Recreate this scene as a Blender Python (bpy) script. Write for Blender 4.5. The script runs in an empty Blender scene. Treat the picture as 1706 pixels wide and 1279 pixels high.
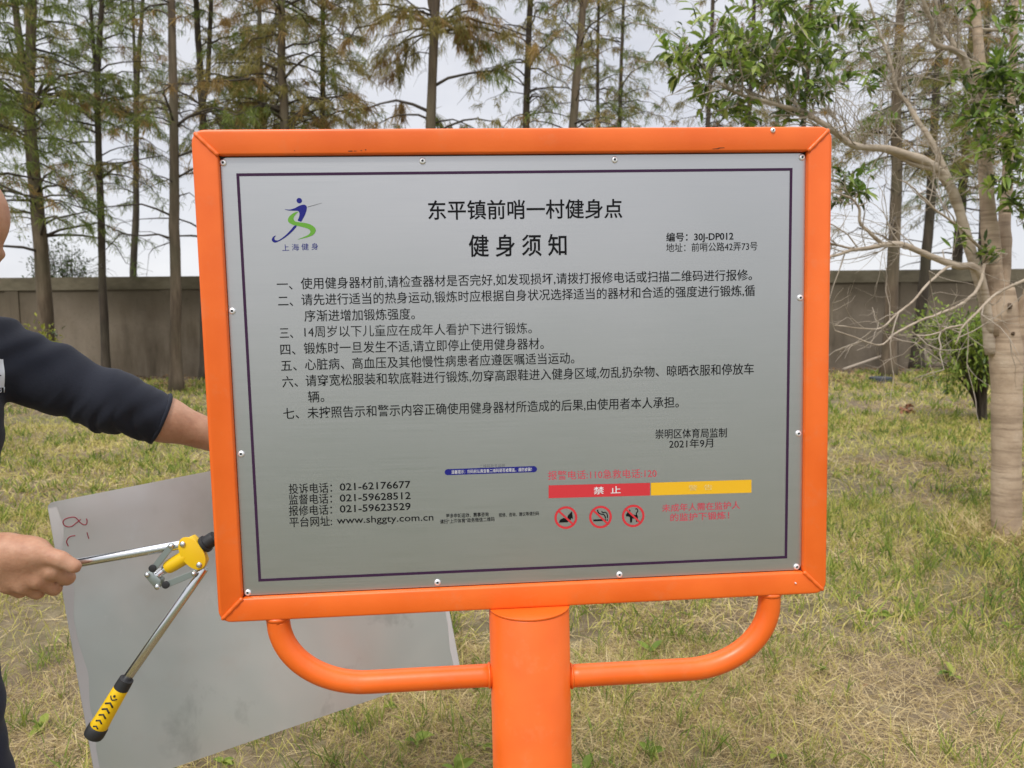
import bpy, bmesh, math, random
import numpy as np
from mathutils import Vector, Matrix
from mathutils.geometry import tessellate_polygon

SC = bpy.context.scene
COL = SC.collection
R_ = math.radians

# ------------------------------------------------------------------ camera
FPX, CX, CY = 1262.0, 853.0, 639.5          # photograph's focal length and centre, in its own pixels
CAMH = 1.5
PITCH = math.atan((CY - 528.0) / FPX)
ROLL = math.atan(0.0113)
_R0, _U0 = np.array([1., 0, 0]), np.array([0, math.sin(PITCH), math.cos(PITCH)])
CF = np.array([0, math.cos(PITCH), -math.sin(PITCH)])
CR = math.cos(ROLL) * _R0 - math.sin(ROLL) * _U0
CU = math.sin(ROLL) * _R0 + math.cos(ROLL) * _U0
CO = np.array([0, 0, CAMH])

cam_d = bpy.data.cameras.new('camera')
cam = bpy.data.objects.new('camera', cam_d)
COL.objects.link(cam)
cam_d.sensor_width = 36.0
cam_d.lens = 36.0 * FPX / 1706.0
cam_d.clip_start = 0.05
cam_d.clip_end = 2000
cam_d.dof.use_dof = True
cam_d.dof.focus_distance = 1.24
cam_d.dof.aperture_fstop = 9.0
cam.matrix_world = Matrix(((CR[0], CU[0], -CF[0], CO[0]), (CR[1], CU[1], -CF[1], CO[1]),
                           (CR[2], CU[2], -CF[2], CO[2]), (0, 0, 0, 1)))
SC.camera = cam

# ------------------------------------------------------------------ light
SUN_EL, SUN_AZ = 52.0, 205.0      # high, behind the photographer; veiled by cloud
world = bpy.data.worlds.new('World')
SC.world = world
world.use_nodes = True
nt = world.node_tree
nt.nodes.clear()
N = nt.nodes.new
out = N('ShaderNodeOutputWorld')
bg = N('ShaderNodeBackground')
bg.inputs['Strength'].default_value = 0.1
sky = N('ShaderNodeTexSky')
sky.sky_type = 'NISHITA'
sky.sun_disc = False
sky.sun_elevation = R_(SUN_EL)
sky.sun_rotation = R_(SUN_AZ)
tc = N('ShaderNodeTexCoord')
mp = N('ShaderNodeMapping')
mp.inputs['Scale'].default_value = (1.0, 1.0, 2.6)
nz = N('ShaderNodeTexNoise')
nz.inputs['Scale'].default_value = 3.0
nz.inputs['Detail'].default_value = 5
nz.inputs['Roughness'].default_value = 0.55
rp = N('ShaderNodeValToRGB')
rp.color_ramp.elements[0].position = 0.33
rp.color_ramp.elements[0].color = (5.9, 6.0, 6.5, 1)
rp.color_ramp.elements[1].position = 0.66
rp.color_ramp.elements[1].color = (7.5, 7.5, 7.75, 1)
mx = N('ShaderNodeMix')
mx.data_type = 'RGBA'
mx.inputs['Factor'].default_value = 0.9
L = nt.links.new
L(tc.outputs['Generated'], mp.inputs['Vector'])
L(mp.outputs['Vector'], nz.inputs['Vector'])
L(nz.outputs['Fac'], rp.inputs['Fac'])
L(sky.outputs['Color'], mx.inputs['A'])
sx = N('ShaderNodeSeparateXYZ')
L(tc.outputs['Generated'], sx.inputs[0])
zr = N('ShaderNodeMapRange')
zr.interpolation_type = 'SMOOTHSTEP'
zr.inputs['From Min'].default_value = 0.38
zr.inputs['From Max'].default_value = 1.0
zr.inputs['To Min'].default_value = 1.0
zr.inputs['To Max'].default_value = 2.7
L(sx.outputs['Z'], zr.inputs['Value'])
mul = N('ShaderNodeVectorMath')
mul.operation = 'SCALE'
L(rp.outputs['Color'], mul.inputs[0])
L(zr.outputs['Result'], mul.inputs['Scale'])
L(mul.outputs['Vector'], mx.inputs['B'])
L(mx.outputs['Result'], bg.inputs['Color'])
L(bg.outputs['Background'], out.inputs['Surface'])

sun_d = bpy.data.lights.new('sun', 'SUN')
sun_d.energy = 1.5
sun_d.angle = R_(10)
sun_d.color = (1.0, 0.965, 0.91)
sun = bpy.data.objects.new('sun', sun_d)
COL.objects.link(sun)
_az = R_(SUN_AZ)
_sd = Vector((math.sin(_az) * math.cos(R_(SUN_EL)), math.cos(_az) * math.cos(R_(SUN_EL)), math.sin(R_(SUN_EL))))
sun.rotation_euler = _sd.to_track_quat('Z', 'Y').to_euler()
sun.location = (0, 0, 30)

SC.view_settings.view_transform = 'Standard'
SC.view_settings.look = 'None'
SC.view_settings.exposure = 0.33
SC.view_settings.gamma = 1.0
SC.cycles.max_bounces = 6
SC.cycles.use_denoising = True

# ------------------------------------------------------------------ helpers
def ray(px, py):
    return CF + (px - CX) / FPX * CR - (py - CY) / FPX * CU

def P(px, py, d):
    """world point seen at this pixel of the photograph, d metres deep"""
    return CO + ray(px, py) * d

def PY(px, py, Y):
    r = ray(px, py)
    return CO + r * (Y / r[1])

def ground_at(px, Y):
    """ground point in pixel column px at world depth Y"""
    lo, hi = 500.0, 4000.0
    for _ in range(60):
        m = (lo + hi) / 2
        if PY(px, m, Y)[2] > 0: lo = m
        else: hi = m
    p = PY(px, lo, Y)
    return np.array([p[0], p[1], 0.0])

def mat(name, color=(.5, .5, .5), rough=.6, metal=0.0, **kw):
    m = bpy.data.materials.new(name)
    m.use_nodes = True
    b = m.node_tree.nodes['Principled BSDF']
    b.inputs['Base Color'].default_value = (*color, 1)
    b.inputs['Roughness'].default_value = rough
    b.inputs['Metallic'].default_value = metal
    for k, v in kw.items():
        b.inputs[k.replace('_', ' ')].default_value = v
    return m

class NT:
    """tiny node helper"""
    def __init__(s, m):
        s.m, s.t = m, m.node_tree
        s.b = s.t.nodes['Principled BSDF']
        s.tc = s.t.nodes.new('ShaderNodeTexCoord')
    def node(s, typ, **kw):
        n = s.t.nodes.new(typ)
        for k, v in kw.items(): setattr(n, k, v)
        return n
    def link(s, a, b): s.t.links.new(a, b)
    def noise(s, scale=5, detail=4, rough=.5, stretch=None, coord='Object', dist=0.0):
        n = s.node('ShaderNodeTexNoise')
        n.inputs['Scale'].default_value = scale
        n.inputs['Detail'].default_value = detail
        n.inputs['Roughness'].default_value = rough
        n.inputs['Distortion'].default_value = dist
        src = s.tc.outputs[coord]
        if stretch:
            mp = s.node('ShaderNodeMapping')
            mp.inputs['Scale'].default_value = stretch
            s.link(src, mp.inputs['Vector'])
            src = mp.outputs['Vector']
        s.link(src, n.inputs['Vector'])
        return n.outputs['Fac']
    def ramp(s, fac, stops, interp='LINEAR'):
        r = s.node('ShaderNodeValToRGB')
        cr = r.color_ramp
        cr.interpolation = interp
        while len(cr.elements) < len(stops): cr.elements.new(0.5)
        for e, (p, c) in zip(cr.elements, stops):
            e.position = p
            e.color = (*c, 1) if len(c) == 3 else c
        s.link(fac, r.inputs['Fac'])
        return r.outputs['Color']
    def mix(s, fac, a, b, blend='MIX'):
        m = s.node('ShaderNodeMix', data_type='RGBA', blend_type=blend)
        for key, v in (('Factor', fac), ('A', a), ('B', b)):
            if isinstance(v, (int, float)): m.inputs[key].default_value = v
            elif isinstance(v, tuple): m.inputs[key].default_value = (*v, 1)
            else: s.link(v, m.inputs[key])
        return m.outputs['Result']
    def bump(s, h, strength=.3, dist=.01):
        b = s.node('ShaderNodeBump')
        b.inputs['Strength'].default_value = strength
        b.inputs['Distance'].default_value = dist
        s.link(h, b.inputs['Height'])
        s.link(b.outputs['Normal'], s.b.inputs['Normal'])
    def color(s, c): s.link(c, s.b.inputs['Base Color'])
    def rough(s, c): s.link(c, s.b.inputs['Roughness'])

ROOTM = {}
def root_matrix(o):
    while o.parent: o = o.parent
    return ROOTM.get(o.name, Matrix.Identity(4))

def tag(o, label=None, cat=None, group=None, kind=None):
    for k, v in (('label', label), ('category', cat), ('group', group), ('kind', kind)):
        if v: o[k] = v
    return o

def thing(name, label, cat, loc=(0, 0, 0), group=None, M=None):
    o = bpy.data.objects.new(name, None)
    o.empty_display_size = 0.1
    COL.objects.link(o)
    o.matrix_world = M if M is not None else Matrix.Translation(Vector(loc))
    ROOTM[o.name] = o.matrix_world.copy()
    return tag(o, label, cat, group)

def mesh(name, V, F, m, parent=None, smooth=True, world=True, mats=None, midx=None, sharp=None):
    """one mesh object; V in world space unless world=False (then already in the thing's space)"""
    V = np.asarray(V, float).reshape(-1, 3)
    if parent is not None and world:
        Mi = np.array(root_matrix(parent).inverted())
        V = V @ Mi[:3, :3].T + Mi[:3, 3]
    me = bpy.data.meshes.new(name)
    me.from_pydata(V.tolist(), [], [list(map(int, f)) for f in F])
    for mm in (mats or [m]): me.materials.append(mm)
    if midx is not None: me.polygons.foreach_set('material_index', np.asarray(midx, np.int32))
    me.polygons.foreach_set('use_smooth', [smooth] * len(me.polygons))
    me.update()
    if smooth and sharp:
        me.set_sharp_from_angle(angle=R_(sharp))
    o = bpy.data.objects.new(name, me)
    COL.objects.link(o)
    if parent is not None: o.parent = parent
    return o

def join(parts):
    V, F, k = [], [], 0
    for v, f in parts:
        v = np.asarray(v, float).reshape(-1, 3)
        V.append(v)
        F += [[i + k for i in q] for q in f]
        k += len(v)
    return (np.vstack(V) if V else np.zeros((0, 3))), F

def frame_of(t, ref=None):
    t = t / np.linalg.norm(t)
    if ref is None: ref = np.array([0, 0, 1.]) if abs(t[2]) < .9 else np.array([1., 0, 0])
    a = np.cross(ref, t); a /= np.linalg.norm(a)
    return a, np.cross(t, a)

def tube(path, rad, n=8, cap=True, squash=1.0):
    path = np.asarray(path, float)
    k = len(path)
    rad = np.full(k, rad) if np.isscalar(rad) else np.asarray(rad, float)
    T = np.gradient(path, axis=0)
    T /= np.linalg.norm(T, axis=1)[:, None] + 1e-12
    a, b = frame_of(T[0])
    ang = np.linspace(0, 2 * math.pi, n, endpoint=False)
    V, F = [], []
    for i in range(k):
        a = a - T[i] * (a @ T[i]); a /= np.linalg.norm(a) + 1e-12
        b = np.cross(T[i], a)
        V.append(path[i] + rad[i] * (np.cos(ang)[:, None] * a + squash * np.sin(ang)[:, None] * b))
    V = np.vstack(V)
    for i in range(k - 1):
        for j in range(n):
            q = (j + 1) % n
            F.append([i * n + j, i * n + q, (i + 1) * n + q, (i + 1) * n + j])
    if cap:
        F.append(list(range(n))[::-1])
        F.append([(k - 1) * n + j for j in range(n)])
    return V, F

def catmull(pts, per=6, closed=False):
    pts = np.asarray(pts, float)
    n = len(pts)
    out = []
    for i in range(n if closed else n - 1):
        if closed: p0, p1, p2, p3 = (pts[(i + k) % n] for k in (-1, 0, 1, 2))
        else: p0, p1, p2, p3 = pts[max(i - 1, 0)], pts[i], pts[i + 1], pts[min(i + 2, n - 1)]
        for t in np.linspace(0, 1, per, endpoint=False):
            out.append(.5 * (2 * p1 + (p2 - p0) * t + (2 * p0 - 5 * p1 + 4 * p2 - p3) * t * t + (3 * p1 - p0 - 3 * p2 + p3) * t ** 3))
    if not closed: out.append(pts[-1])
    return np.array(out)

def lathe(prof, base, axis, n=24):
    """profile [(along, radius)] turned about axis through base"""
    axis = np.asarray(axis, float); axis /= np.linalg.norm(axis)
    a, b = frame_of(axis)
    ang = np.linspace(0, 2 * math.pi, n, endpoint=False)
    V, F = [], []
    for s, r in prof:
        V.append(np.asarray(base) + axis * s + max(r, 1e-5) * (np.cos(ang)[:, None] * a + np.sin(ang)[:, None] * b))
    V = np.vstack(V)
    for i in range(len(prof) - 1):
        for j in range(n):
            q = (j + 1) % n
            F.append([i * n + j, i * n + q, (i + 1) * n + q, (i + 1) * n + j])
    F.append(list(range(n))[::-1]); F.append([(len(prof) - 1) * n + j for j in range(n)])
    return V, F

def slab(poly, normal, thick):
    """prism: closed 3D polygon extruded along normal"""
    poly = np.asarray(poly, float); n = len(poly)
    off = np.asarray(normal, float) * thick
    V = np.vstack([poly, poly + off])
    F = [list(range(n))[::-1], [n + i for i in range(n)]]
    F += [[i, (i + 1) % n, n + (i + 1) % n, n + i] for i in range(n)]
    return V, F

def bevel_mesh(V, F, width, seg=2, angle=30):
    bm = bmesh.new()
    vs = [bm.verts.new(v) for v in V]
    for f in F: bm.faces.new([vs[i] for i in f])
    bmesh.ops.recalc_face_normals(bm, faces=bm.faces)
    ed = [e for e in bm.edges if len(e.link_faces) == 2 and e.calc_face_angle(0) > R_(angle)]
    bmesh.ops.bevel(bm, geom=ed, offset=width, segments=seg, affect='EDGES', profile=.5, clamp_overlap=True)
    bm.verts.index_update()
    V2 = np.array([v.co[:] for v in bm.verts]); F2 = [[v.index for v in f.verts] for f in bm.faces]
    bm.free()
    return V2, F2

def box(c0, c1):
    x0, y0, z0 = c0; x1, y1, z1 = c1
    V = [(x0, y0, z0), (x1, y0, z0), (x1, y1, z0), (x0, y1, z0), (x0, y0, z1), (x1, y0, z1), (x1, y1, z1), (x0, y1, z1)]
    return np.array(V, float), [[3, 2, 1, 0], [4, 5, 6, 7], [0, 1, 5, 4], [1, 2, 6, 5], [2, 3, 7, 6], [3, 0, 4, 7]]

# ------------------------------------------------------------------ materials
def m_orange():
    m = mat('orange_paint', (.86, .145, .012), .34)
    t = NT(m)
    n1 = t.noise(9, 3); n2 = t.noise(160, 2)
    n3 = t.noise(23, 6, .7); n4 = t.noise(3.5, 3, .6)
    oc = t.ramp(n1, [(.3, (.80, .125, .010)), (.7, (.90, .160, .016))])
    oc = t.mix(t.ramp(n3, [(.56, (0, 0, 0)), (.74, (.16,) * 3)]), oc, (.62, .30, .16))
    oc = t.mix(t.ramp(n4, [(.55, (0, 0, 0)), (.8, (.18,) * 3)]), oc, (.62, .085, .008))
    t.color(oc)
    t.rough(t.ramp(n1, [(.3, (.30,) * 3), (.75, (.44,) * 3)]))
    t.bump(n2, .06, .002)
    return m

def m_panel():
    m = mat('brushed_metal', (.6, .6, .6), .4, 1.0)
    t = NT(m)
    st = t.noise(8, 3, .6, (1.0, 1.0, 110.0))
    bl = t.noise(2.2, 3)
    c = t.mix(.22, t.ramp(bl, [(.3, (.525, .53, .535)), (.7, (.605, .595, .61))]), t.ramp(st, [(.25, (.51, .51, .515)), (.75, (.63, .625, .635))]))
    t.color(c)
    t.rough(t.ramp(st, [(.3, (.34,) * 3), (.7, (.42,) * 3)]))
    t.bump(t.mix(.15, bl, st), .02, .004)
    return m

def m_sheet():
    m = mat('weathered_metal', (.5, .5, .5), .4, .6)
    t = NT(m)
    a = t.noise(2.6, 3, .5, dist=.5); b = t.noise(7, 4, .6); c = t.noise(60, 3)
    col = t.ramp(a, [(.30, (.46, .49, .475)), (.46, (.53, .545, .525)), (.56, (.59, .58, .555)), (.66, (.65, .61, .585)), (.8, (.70, .68, .66))])
    col = t.mix(t.ramp(b, [(.55, (0, 0, 0)), (.72, (.3, .3, .3))]), col, (.50, .45, .40))
    sm = t.noise(5.5, 6, .62, (1, 1, .7), dist=.3)
    col = t.mix(t.ramp(sm, [(.60, (0, 0, 0)), (.635, (.42,) * 3)]), col, (.66, .645, .64))
    col = t.mix(t.ramp(sm, [(.33, (.4,) * 3), (.40, (0, 0, 0))]), col, (.26, .27, .26))
    t.color(col)
    t.rough(t.ramp(b, [(.3, (.28,) * 3), (.7, (.48,) * 3)]))
    t.bump(c, .05, .002)
    return m

def m_concrete():
    m = mat('wall_concrete', (.25, .22, .18), .9)
    t = NT(m)
    drip = t.noise(1.0, 5, .65, (.9, .9, .13))
    blot = t.noise(.55, 5, .6); fine = t.noise(14, 4, .6)
    col = t.ramp(drip, [(.36, (.065, .049, .030)), (.5, (.165, .131, .089)), (.64, (.285, .235, .172))])
    col = t.mix(t.ramp(blot, [(.42, (0, 0, 0)), (.66, (.75, .75, .75))]), col, (.26, .215, .162))
    col = t.mix(t.ramp(fine, [(.5, (0, 0, 0)), (.8, (.35,) * 3)]), col, (.10, .088, .062))
    # rain stains running down from the coping
    sep = t.node('ShaderNodeSeparateXYZ'); t.link(t.tc.outputs['Object'], sep.inputs[0])
    ad = t.node('ShaderNodeMath', operation='MULTIPLY_ADD')
    t.link(drip, ad.inputs[0]); ad.inputs[1].default_value = 2.6; t.link(sep.outputs['Z'], ad.inputs[2])
    mr = t.node('ShaderNodeMapRange')
    mr.inputs['From Min'].default_value = 2.75; mr.inputs['From Max'].default_value = 3.65; mr.inputs['To Max'].default_value = .75
    t.link(ad.outputs[0], mr.inputs['Value'])
    col = t.mix(mr.outputs[0], col, (.072, .058, .036))
    t.color(col)
    t.bump(fine, .4, .01)
    return m

def m_coping():
    m = mat('coping_concrete', (.2, .18, .14), .9)
    t = NT(m)
    a = t.noise(1.2, 5, .6, (1, 1, 2.0)); f = t.noise(16, 3)
    col = t.ramp(a, [(.3, (.085, .072, .044)), (.55, (.155, .134, .088)), (.75, (.215, .19, .135))])
    t.color(col)
    t.bump(f, .4, .01)
    return m

def m_bark(name, c0, c1, c2, scale=6):
    m = mat(name, c1, .95)
    t = NT(m)
    a = t.noise(scale, 5, .65, (1, 1, .16)); b = t.noise(.8, 3); c = t.noise(3, 3)
    col = t.ramp(a, [(.3, c0), (.52, c1), (.72, c2)])
    col = t.mix(t.ramp(b, [(.45, (0, 0, 0)), (.7, (.55,) * 3)]), col, (.105, .108, .062))
    t.color(col)
    t.bump(a, .8, .03)
    return m

def m_smooth_bark():
    m = mat('pale_smooth_bark', (.3, .23, .16), .85)
    t = NT(m)
    a = t.noise(5, 4, .6); rings = t.noise(3, 3, .5, (1, 1, 14)); f = t.noise(70, 3)
    col = t.ramp(a, [(.3, (.32, .23, .155)), (.55, (.47, .355, .25)), (.75, (.57, .455, .34))])
    col = t.mix(t.ramp(rings, [(.38, (.5,) * 3), (.5, (0, 0, 0))]), col, (.20, .14, .09))
    t.color(col)
    t.bump(t.mix(.5, rings, f), .6, .010)
    return m

def m_leaf(name, stops, transl=.35, rough=.55, spec=.3):
    m = bpy.data.materials.new(name)
    m.use_nodes = True
    t = NT(m)
    g = t.node('ShaderNodeNewGeometry')
    n = t.noise(.9, 2)
    mixf = t.node('ShaderNodeMath', operation='MULTIPLY_ADD')
    t.link(g.outputs['Random Per Island'], mixf.inputs[0])
    mixf.inputs[1].default_value = .55
    nm = t.node('ShaderNodeMath', operation='MULTIPLY_ADD')
    t.link(n, nm.inputs[0]); nm.inputs[1].default_value = .9; nm.inputs[2].default_value = -.22
    t.link(nm.outputs[0], mixf.inputs[2])
    c = t.ramp(mixf.outputs[0], stops)
    t.color(c)
    t.b.inputs['Roughness'].default_value = rough
    t.b.inputs['Specular IOR Level'].default_value = spec
    if transl:
        tr = t.node('ShaderNodeBsdfTranslucent')
        t.link(c, tr.inputs['Color'])
        ms = t.node('ShaderNodeMixShader')
        ms.inputs[0].default_value = transl
        o = t.t.nodes['Material Output']
        t.link(t.b.outputs[0], ms.inputs[1]); t.link(tr.outputs[0], ms.inputs[2])
        t.link(ms.outputs[0], o.inputs['Surface'])
    return m

def m_ground():
    m = mat('lawn_soil', (.25, .2, .12), 1.0)
    t = NT(m)
    a = t.noise(.55, 4, .6); b = t.noise(7, 5, .65); c = t.noise(60, 4, .7)
    col = t.ramp(b, [(.3, (.11, .078, .045)), (.5, (.21, .158, .095)), (.7, (.34, .265, .165))])
    col = t.mix(t.ramp(a, [(.45, (0, 0, 0)), (.62, (.6,) * 3)]), col, (.17, .19, .062))
    col = t.mix(t.ramp(c, [(.35, (.7,) * 3), (.6, (0, 0, 0))]), col, (.13, .09, .05))
    # bare earth and leaf litter along the foot of the wall
    sep = t.node('ShaderNodeSeparateXYZ')
    t.link(t.tc.outputs['Object'], sep.inputs[0])
    ad = t.node('ShaderNodeMath', operation='MULTIPLY_ADD')
    t.link(b, ad.inputs[0]); ad.inputs[1].default_value = 2.2
    t.link(sep.outputs['Y'], ad.inputs[2])
    mr = t.node('ShaderNodeMapRange')
    mr.inputs['From Min'].default_value = 17.8; mr.inputs['From Max'].default_value = 20.6
    t.link(ad.outputs[0], mr.inputs['Value'])
    col = t.mix(mr.outputs[0], col, t.ramp(c, [(.3, (.075, .052, .034)), (.7, (.18, .135, .09))]))
    mb = t.node('ShaderNodeMapRange')      # unseen ground behind the camera, tint added to shape the panel's reflection
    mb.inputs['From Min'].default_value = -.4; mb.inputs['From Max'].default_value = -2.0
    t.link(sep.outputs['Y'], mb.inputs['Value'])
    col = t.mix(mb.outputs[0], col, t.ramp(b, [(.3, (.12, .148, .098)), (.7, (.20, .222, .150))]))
    t.color(col)
    t.bump(c, .8, .02)
    return m

M = dict(
    orange=m_orange(), panel=m_panel(), sheet=m_sheet(),
    print_black=mat('black_print', (.006, .006, .007), .7, 0, Specular_IOR_Level=.15),
    print_grey=mat('grey_print', (.16, .16, .17), .6),
    print_purple=mat('purple_print', (.045, .016, .050), .6, 0, Specular_IOR_Level=.2),
    print_red=mat('red_print', (.62, .030, .040), .5),
    print_pink=mat('faded_red_print', (.58, .065, .095), .55),
    print_yellow=mat('yellow_print', (.84, .47, .010), .5),
    print_blue=mat('blue_print', (.016, .018, .19), .6, 0, Specular_IOR_Level=.2),
    print_green=mat('green_print', (.12, .34, .025), .5),
    print_white=mat('white_print', (.75, .74, .74), .5),
    print_cream=mat('pale_print', (.80, .62, .22), .5),
    chip=mat('chipped_paint', (.02, .014, .012), .9),
    rivet=mat('rivet_aluminium', (.88, .88, .89), .38, .6),
    dark_hole=mat('dark_hole', (.03, .03, .03), .8),
    chrome=mat('chrome_steel', (.72, .73, .74), .2, 1.0),
    zinc=mat('zinc_steel', (.36, .40, .385), .42, .9),
    tool_yellow=mat('yellow_enamel', (.80, .50, .006), .35),
    rubber=mat('black_rubber', (.018, .018, .019), .55),
    concrete=m_concrete(), coping=m_coping(),
    bark_a=m_bark('redwood_bark', (.065, .046, .030), (.14, .104, .068), (.22, .17, .118)),
    bark_b=m_bark('dark_redwood_bark', (.034, .026, .019), (.068, .052, .037), (.120, .094, .068)),
    twig=mat('dark_twig', (.075, .060, .045), .95),
    bark_s=m_smooth_bark(),
    twig_s=mat('pale_twig', (.38, .32, .25), .9),
    leaf_shrub=m_leaf('shrub_leaves', [(.1, (.10, .17, .025)), (.45, (.25, .34, .05)), (.75, (.40, .46, .10)), (.95, (.52, .52, .18))], .4, .4, .4),
    ground=m_ground(),
    needle_green=m_leaf('green_needles', [(.1, (.09, .14, .028)), (.5, (.19, .25, .055)), (.9, (.32, .345, .085))], .55),
    needle_olive=m_leaf('olive_needles', [(.1, (.16, .16, .044)), (.5, (.30, .265, .08)), (.9, (.44, .355, .115))], .55),
    needle_rust=m_leaf('rust_needles', [(.1, (.20, .125, .05)), (.5, (.37, .245, .09)), (.9, (.52, .37, .12))], .55),
    leaf_bright=m_leaf('bright_leaves', [(.1, (.075, .14, .022)), (.45, (.175, .275, .04)), (.75, (.31, .40, .07)), (.95, (.44, .48, .14))], .4, .4, .5),
    leaf_dark=m_leaf('dark_leaves', [(.1, (.03, .055, .014)), (.5, (.06, .10, .024)), (.9, (.11, .145, .04))], .2, .4, .5),
    leaf_yellow=m_leaf('yellow_leaves', [(.1, (.16, .20, .03)), (.5, (.34, .36, .05)), (.9, (.48, .44, .09))], .3),
    grass_green=m_leaf('green_grass', [(.1, (.07, .125, .025)), (.5, (.19, .265, .045)), (.9, (.40, .42, .09))], .3, .6, .2),
    grass_yellow=m_leaf('yellow_grass', [(.1, (.25, .27, .055)), (.5, (.49, .45, .115)), (.9, (.68, .59, .21))], .25, .7, .2),
    grass_dry=m_leaf('dry_grass', [(.08, (.17, .115, .058)), (.3, (.43, .325, .16)), (.65, (.60, .475, .25)), (.95, (.78, .66, .39))], .15, .8, .15),
)

# ------------------------------------------------------------------ ground and wall
GV, GF = [], []
xs = np.concatenate([[-400, -120, -40], np.linspace(-20, 20, 60), [40, 120, 400]])
ys = np.concatenate([[-300, -60, -15], np.linspace(-3, 24, 60), [40, 120, 400]])
for y in ys:
    for x in xs:
        z = .012 * math.sin(x * 1.7 + .4 * y) * math.sin(y * 1.3) if -20 < x < 20 and -3 < y < 24 else 0
        GV.append((x, y, z - .012))
nx = len(xs)
for j in range(len(ys) - 1):
    for i in range(nx - 1):
        GF.append([j * nx + i, j * nx + i + 1, (j + 1) * nx + i + 1, (j + 1) * nx + i])
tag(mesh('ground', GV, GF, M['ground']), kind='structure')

WALL_H = 2.70
wl, wr = ground_at(0, 20.5), ground_at(1706, 21.7)
wd = (wr - wl) / np.linalg.norm(wr - wl)
wn = np.array([wd[1], -wd[0], 0])          # towards the camera
w0, w1 = wl - wd * 14, wr + wd * 14
wall = thing('concrete_wall', 'long grey brown concrete wall, stained, behind the trees', 'wall', loc=w0)
def wall_box(s0, s1, z0, z1, f, b):
    p = [w0 + wd * s0 + wn * f, w0 + wd * s1 + wn * f, w0 + wd * s1 - wn * b, w0 + wd * s0 - wn * b]
    return slab([q + np.array([0, 0, z0]) for q in p], (0, 0, 1), z1 - z0)
WL = float(np.linalg.norm(w1 - w0))
mesh('wall_face', *join([wall_box(0, WL, -.3, WALL_H - .34, 0, .2)]), M['concrete'], wall, smooth=False)
mesh('coping', *join([wall_box(-.05, WL + .05, WALL_H - .34, WALL_H, .045, .245)]), M['coping'], wall, smooth=False)
for s in np.arange(2.0, WL, 4.1):
    mesh('pilaster', *join([wall_box(s, s + .34, -.3, WALL_H - .343, .03, -.002)]), M['concrete'], wall, smooth=False)

# ------------------------------------------------------------------ notice board
# pose recovered from the four outer corners of the frame (1.0 m wide, 0.768 m high)
sa = np.array([0.99715418, -0.02850774, 0.06979149]); sb = np.array([0.0224954, 0.9960871, 0.08546602])
sn = np.array([-0.07195484, -0.08365281, 0.99389371]); st_ = np.array([-0.48466295, -0.38366061, 1.14083008])
def c2w(v): return v[0] * CR - v[1] * CU + v[2] * CF
SA, SB, SN, ST = c2w(sa), c2w(sb), c2w(sn), CO + c2w(st_)
SW, SH, BAR, DEP = 1.0, 0.768, 0.0385, 0.040
PU, PW = 0.4985, 0.020                     # the post's axis
pv = -(ST + SA * PU + SN * PW)[2] / SB[2]  # down the board to the ground
base = ST + SA * PU + SN * PW + SB * pv
BM = Matrix(((SA[0], SN[0], -SB[0], base[0]), (SA[1], SN[1], -SB[1], base[1]), (SA[2], SN[2], -SB[2], base[2]), (0, 0, 0, 1)))
def L3(u, v, w): return (u - PU, w - PW, pv - v)      # board u right, v down, w away -> local
def S2(px, py, w=0.0):
    d = ray(px, py); k = ((ST + SN * w - CO) @ SN) / (d @ SN)
    p = CO + d * k - ST
    return float(p @ SA), float(p @ SB)

board = thing('notice_board', 'orange framed metal notice board with Chinese fitness rules, on a thick orange post', 'notice board', M=BM)

def bar(poly):
    V, F = slab([L3(u, v, 0) for u, v in poly], (0, 1, 0), DEP)
    return bevel_mesh(V, F, .0035, 3)
def arc(cx, cy, r, a0, a1, n=5):
    return [(cx + r * math.cos(R_(a)), cy + r * math.sin(R_(a))) for a in np.linspace(a0, a1, n)]
cr_ = .020
i0, i1, j0, j1 = BAR, SW - BAR - .001, BAR, SH - BAR
e = .0006
def half(c, a0, a1): return arc(c[0], c[1], cr_, a0, a1, 4)
TLc, TRc, BRc, BLc = (cr_, cr_), (SW - cr_, cr_), (SW - cr_, SH - cr_), (cr_, SH - cr_)
bars = {
    'top': half(TLc, 225, 270) + half(TRc, 270, 315) + [(i1, j0), (i0, j0)],
    'right': half(TRc, 315, 360) + half(BRc, 0, 45) + [(i1, j1), (i1, j0)],
    'bottom': half(BRc, 45, 90) + half(BLc, 90, 135) + [(i0, j1), (i1, j1)],
    'left': half(BLc, 135, 180) + half(TLc, 180, 225) + [(i0, j0), (i0, j1)],
}
for k, poly in bars.items():
    c = np.mean(poly, axis=0)
    V, F = bar(poly)
    ob = mesh('frame_bar', V, F, M['orange'], board, world=False, sharp=40)
for (ax, ay), (bx, by) in (((i0, j0), (.0066, .0066)), ((i1, j0), (SW - .0066, .0066)), ((i1, j1), (SW - .0066, SH - .0066)), ((i0, j1), (.0066, SH - .0066))):
    pts = [L3(ax + (bx - ax) * t, ay + (by - ay) * t, .0008 + .0005 * math.sin(t * 17)) for t in np.linspace(-.01, .97, 12)]
    pts.append(L3(bx + (bx - ax) * .03, by + (by - ay) * .03, .006)); pts.append(L3(bx + (bx - ax) * .035, by + (by - ay) * .035, DEP - .006))
    mesh('weld_seam', *tube(pts, .0036, 8), M['orange'], board, world=False)

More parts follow.
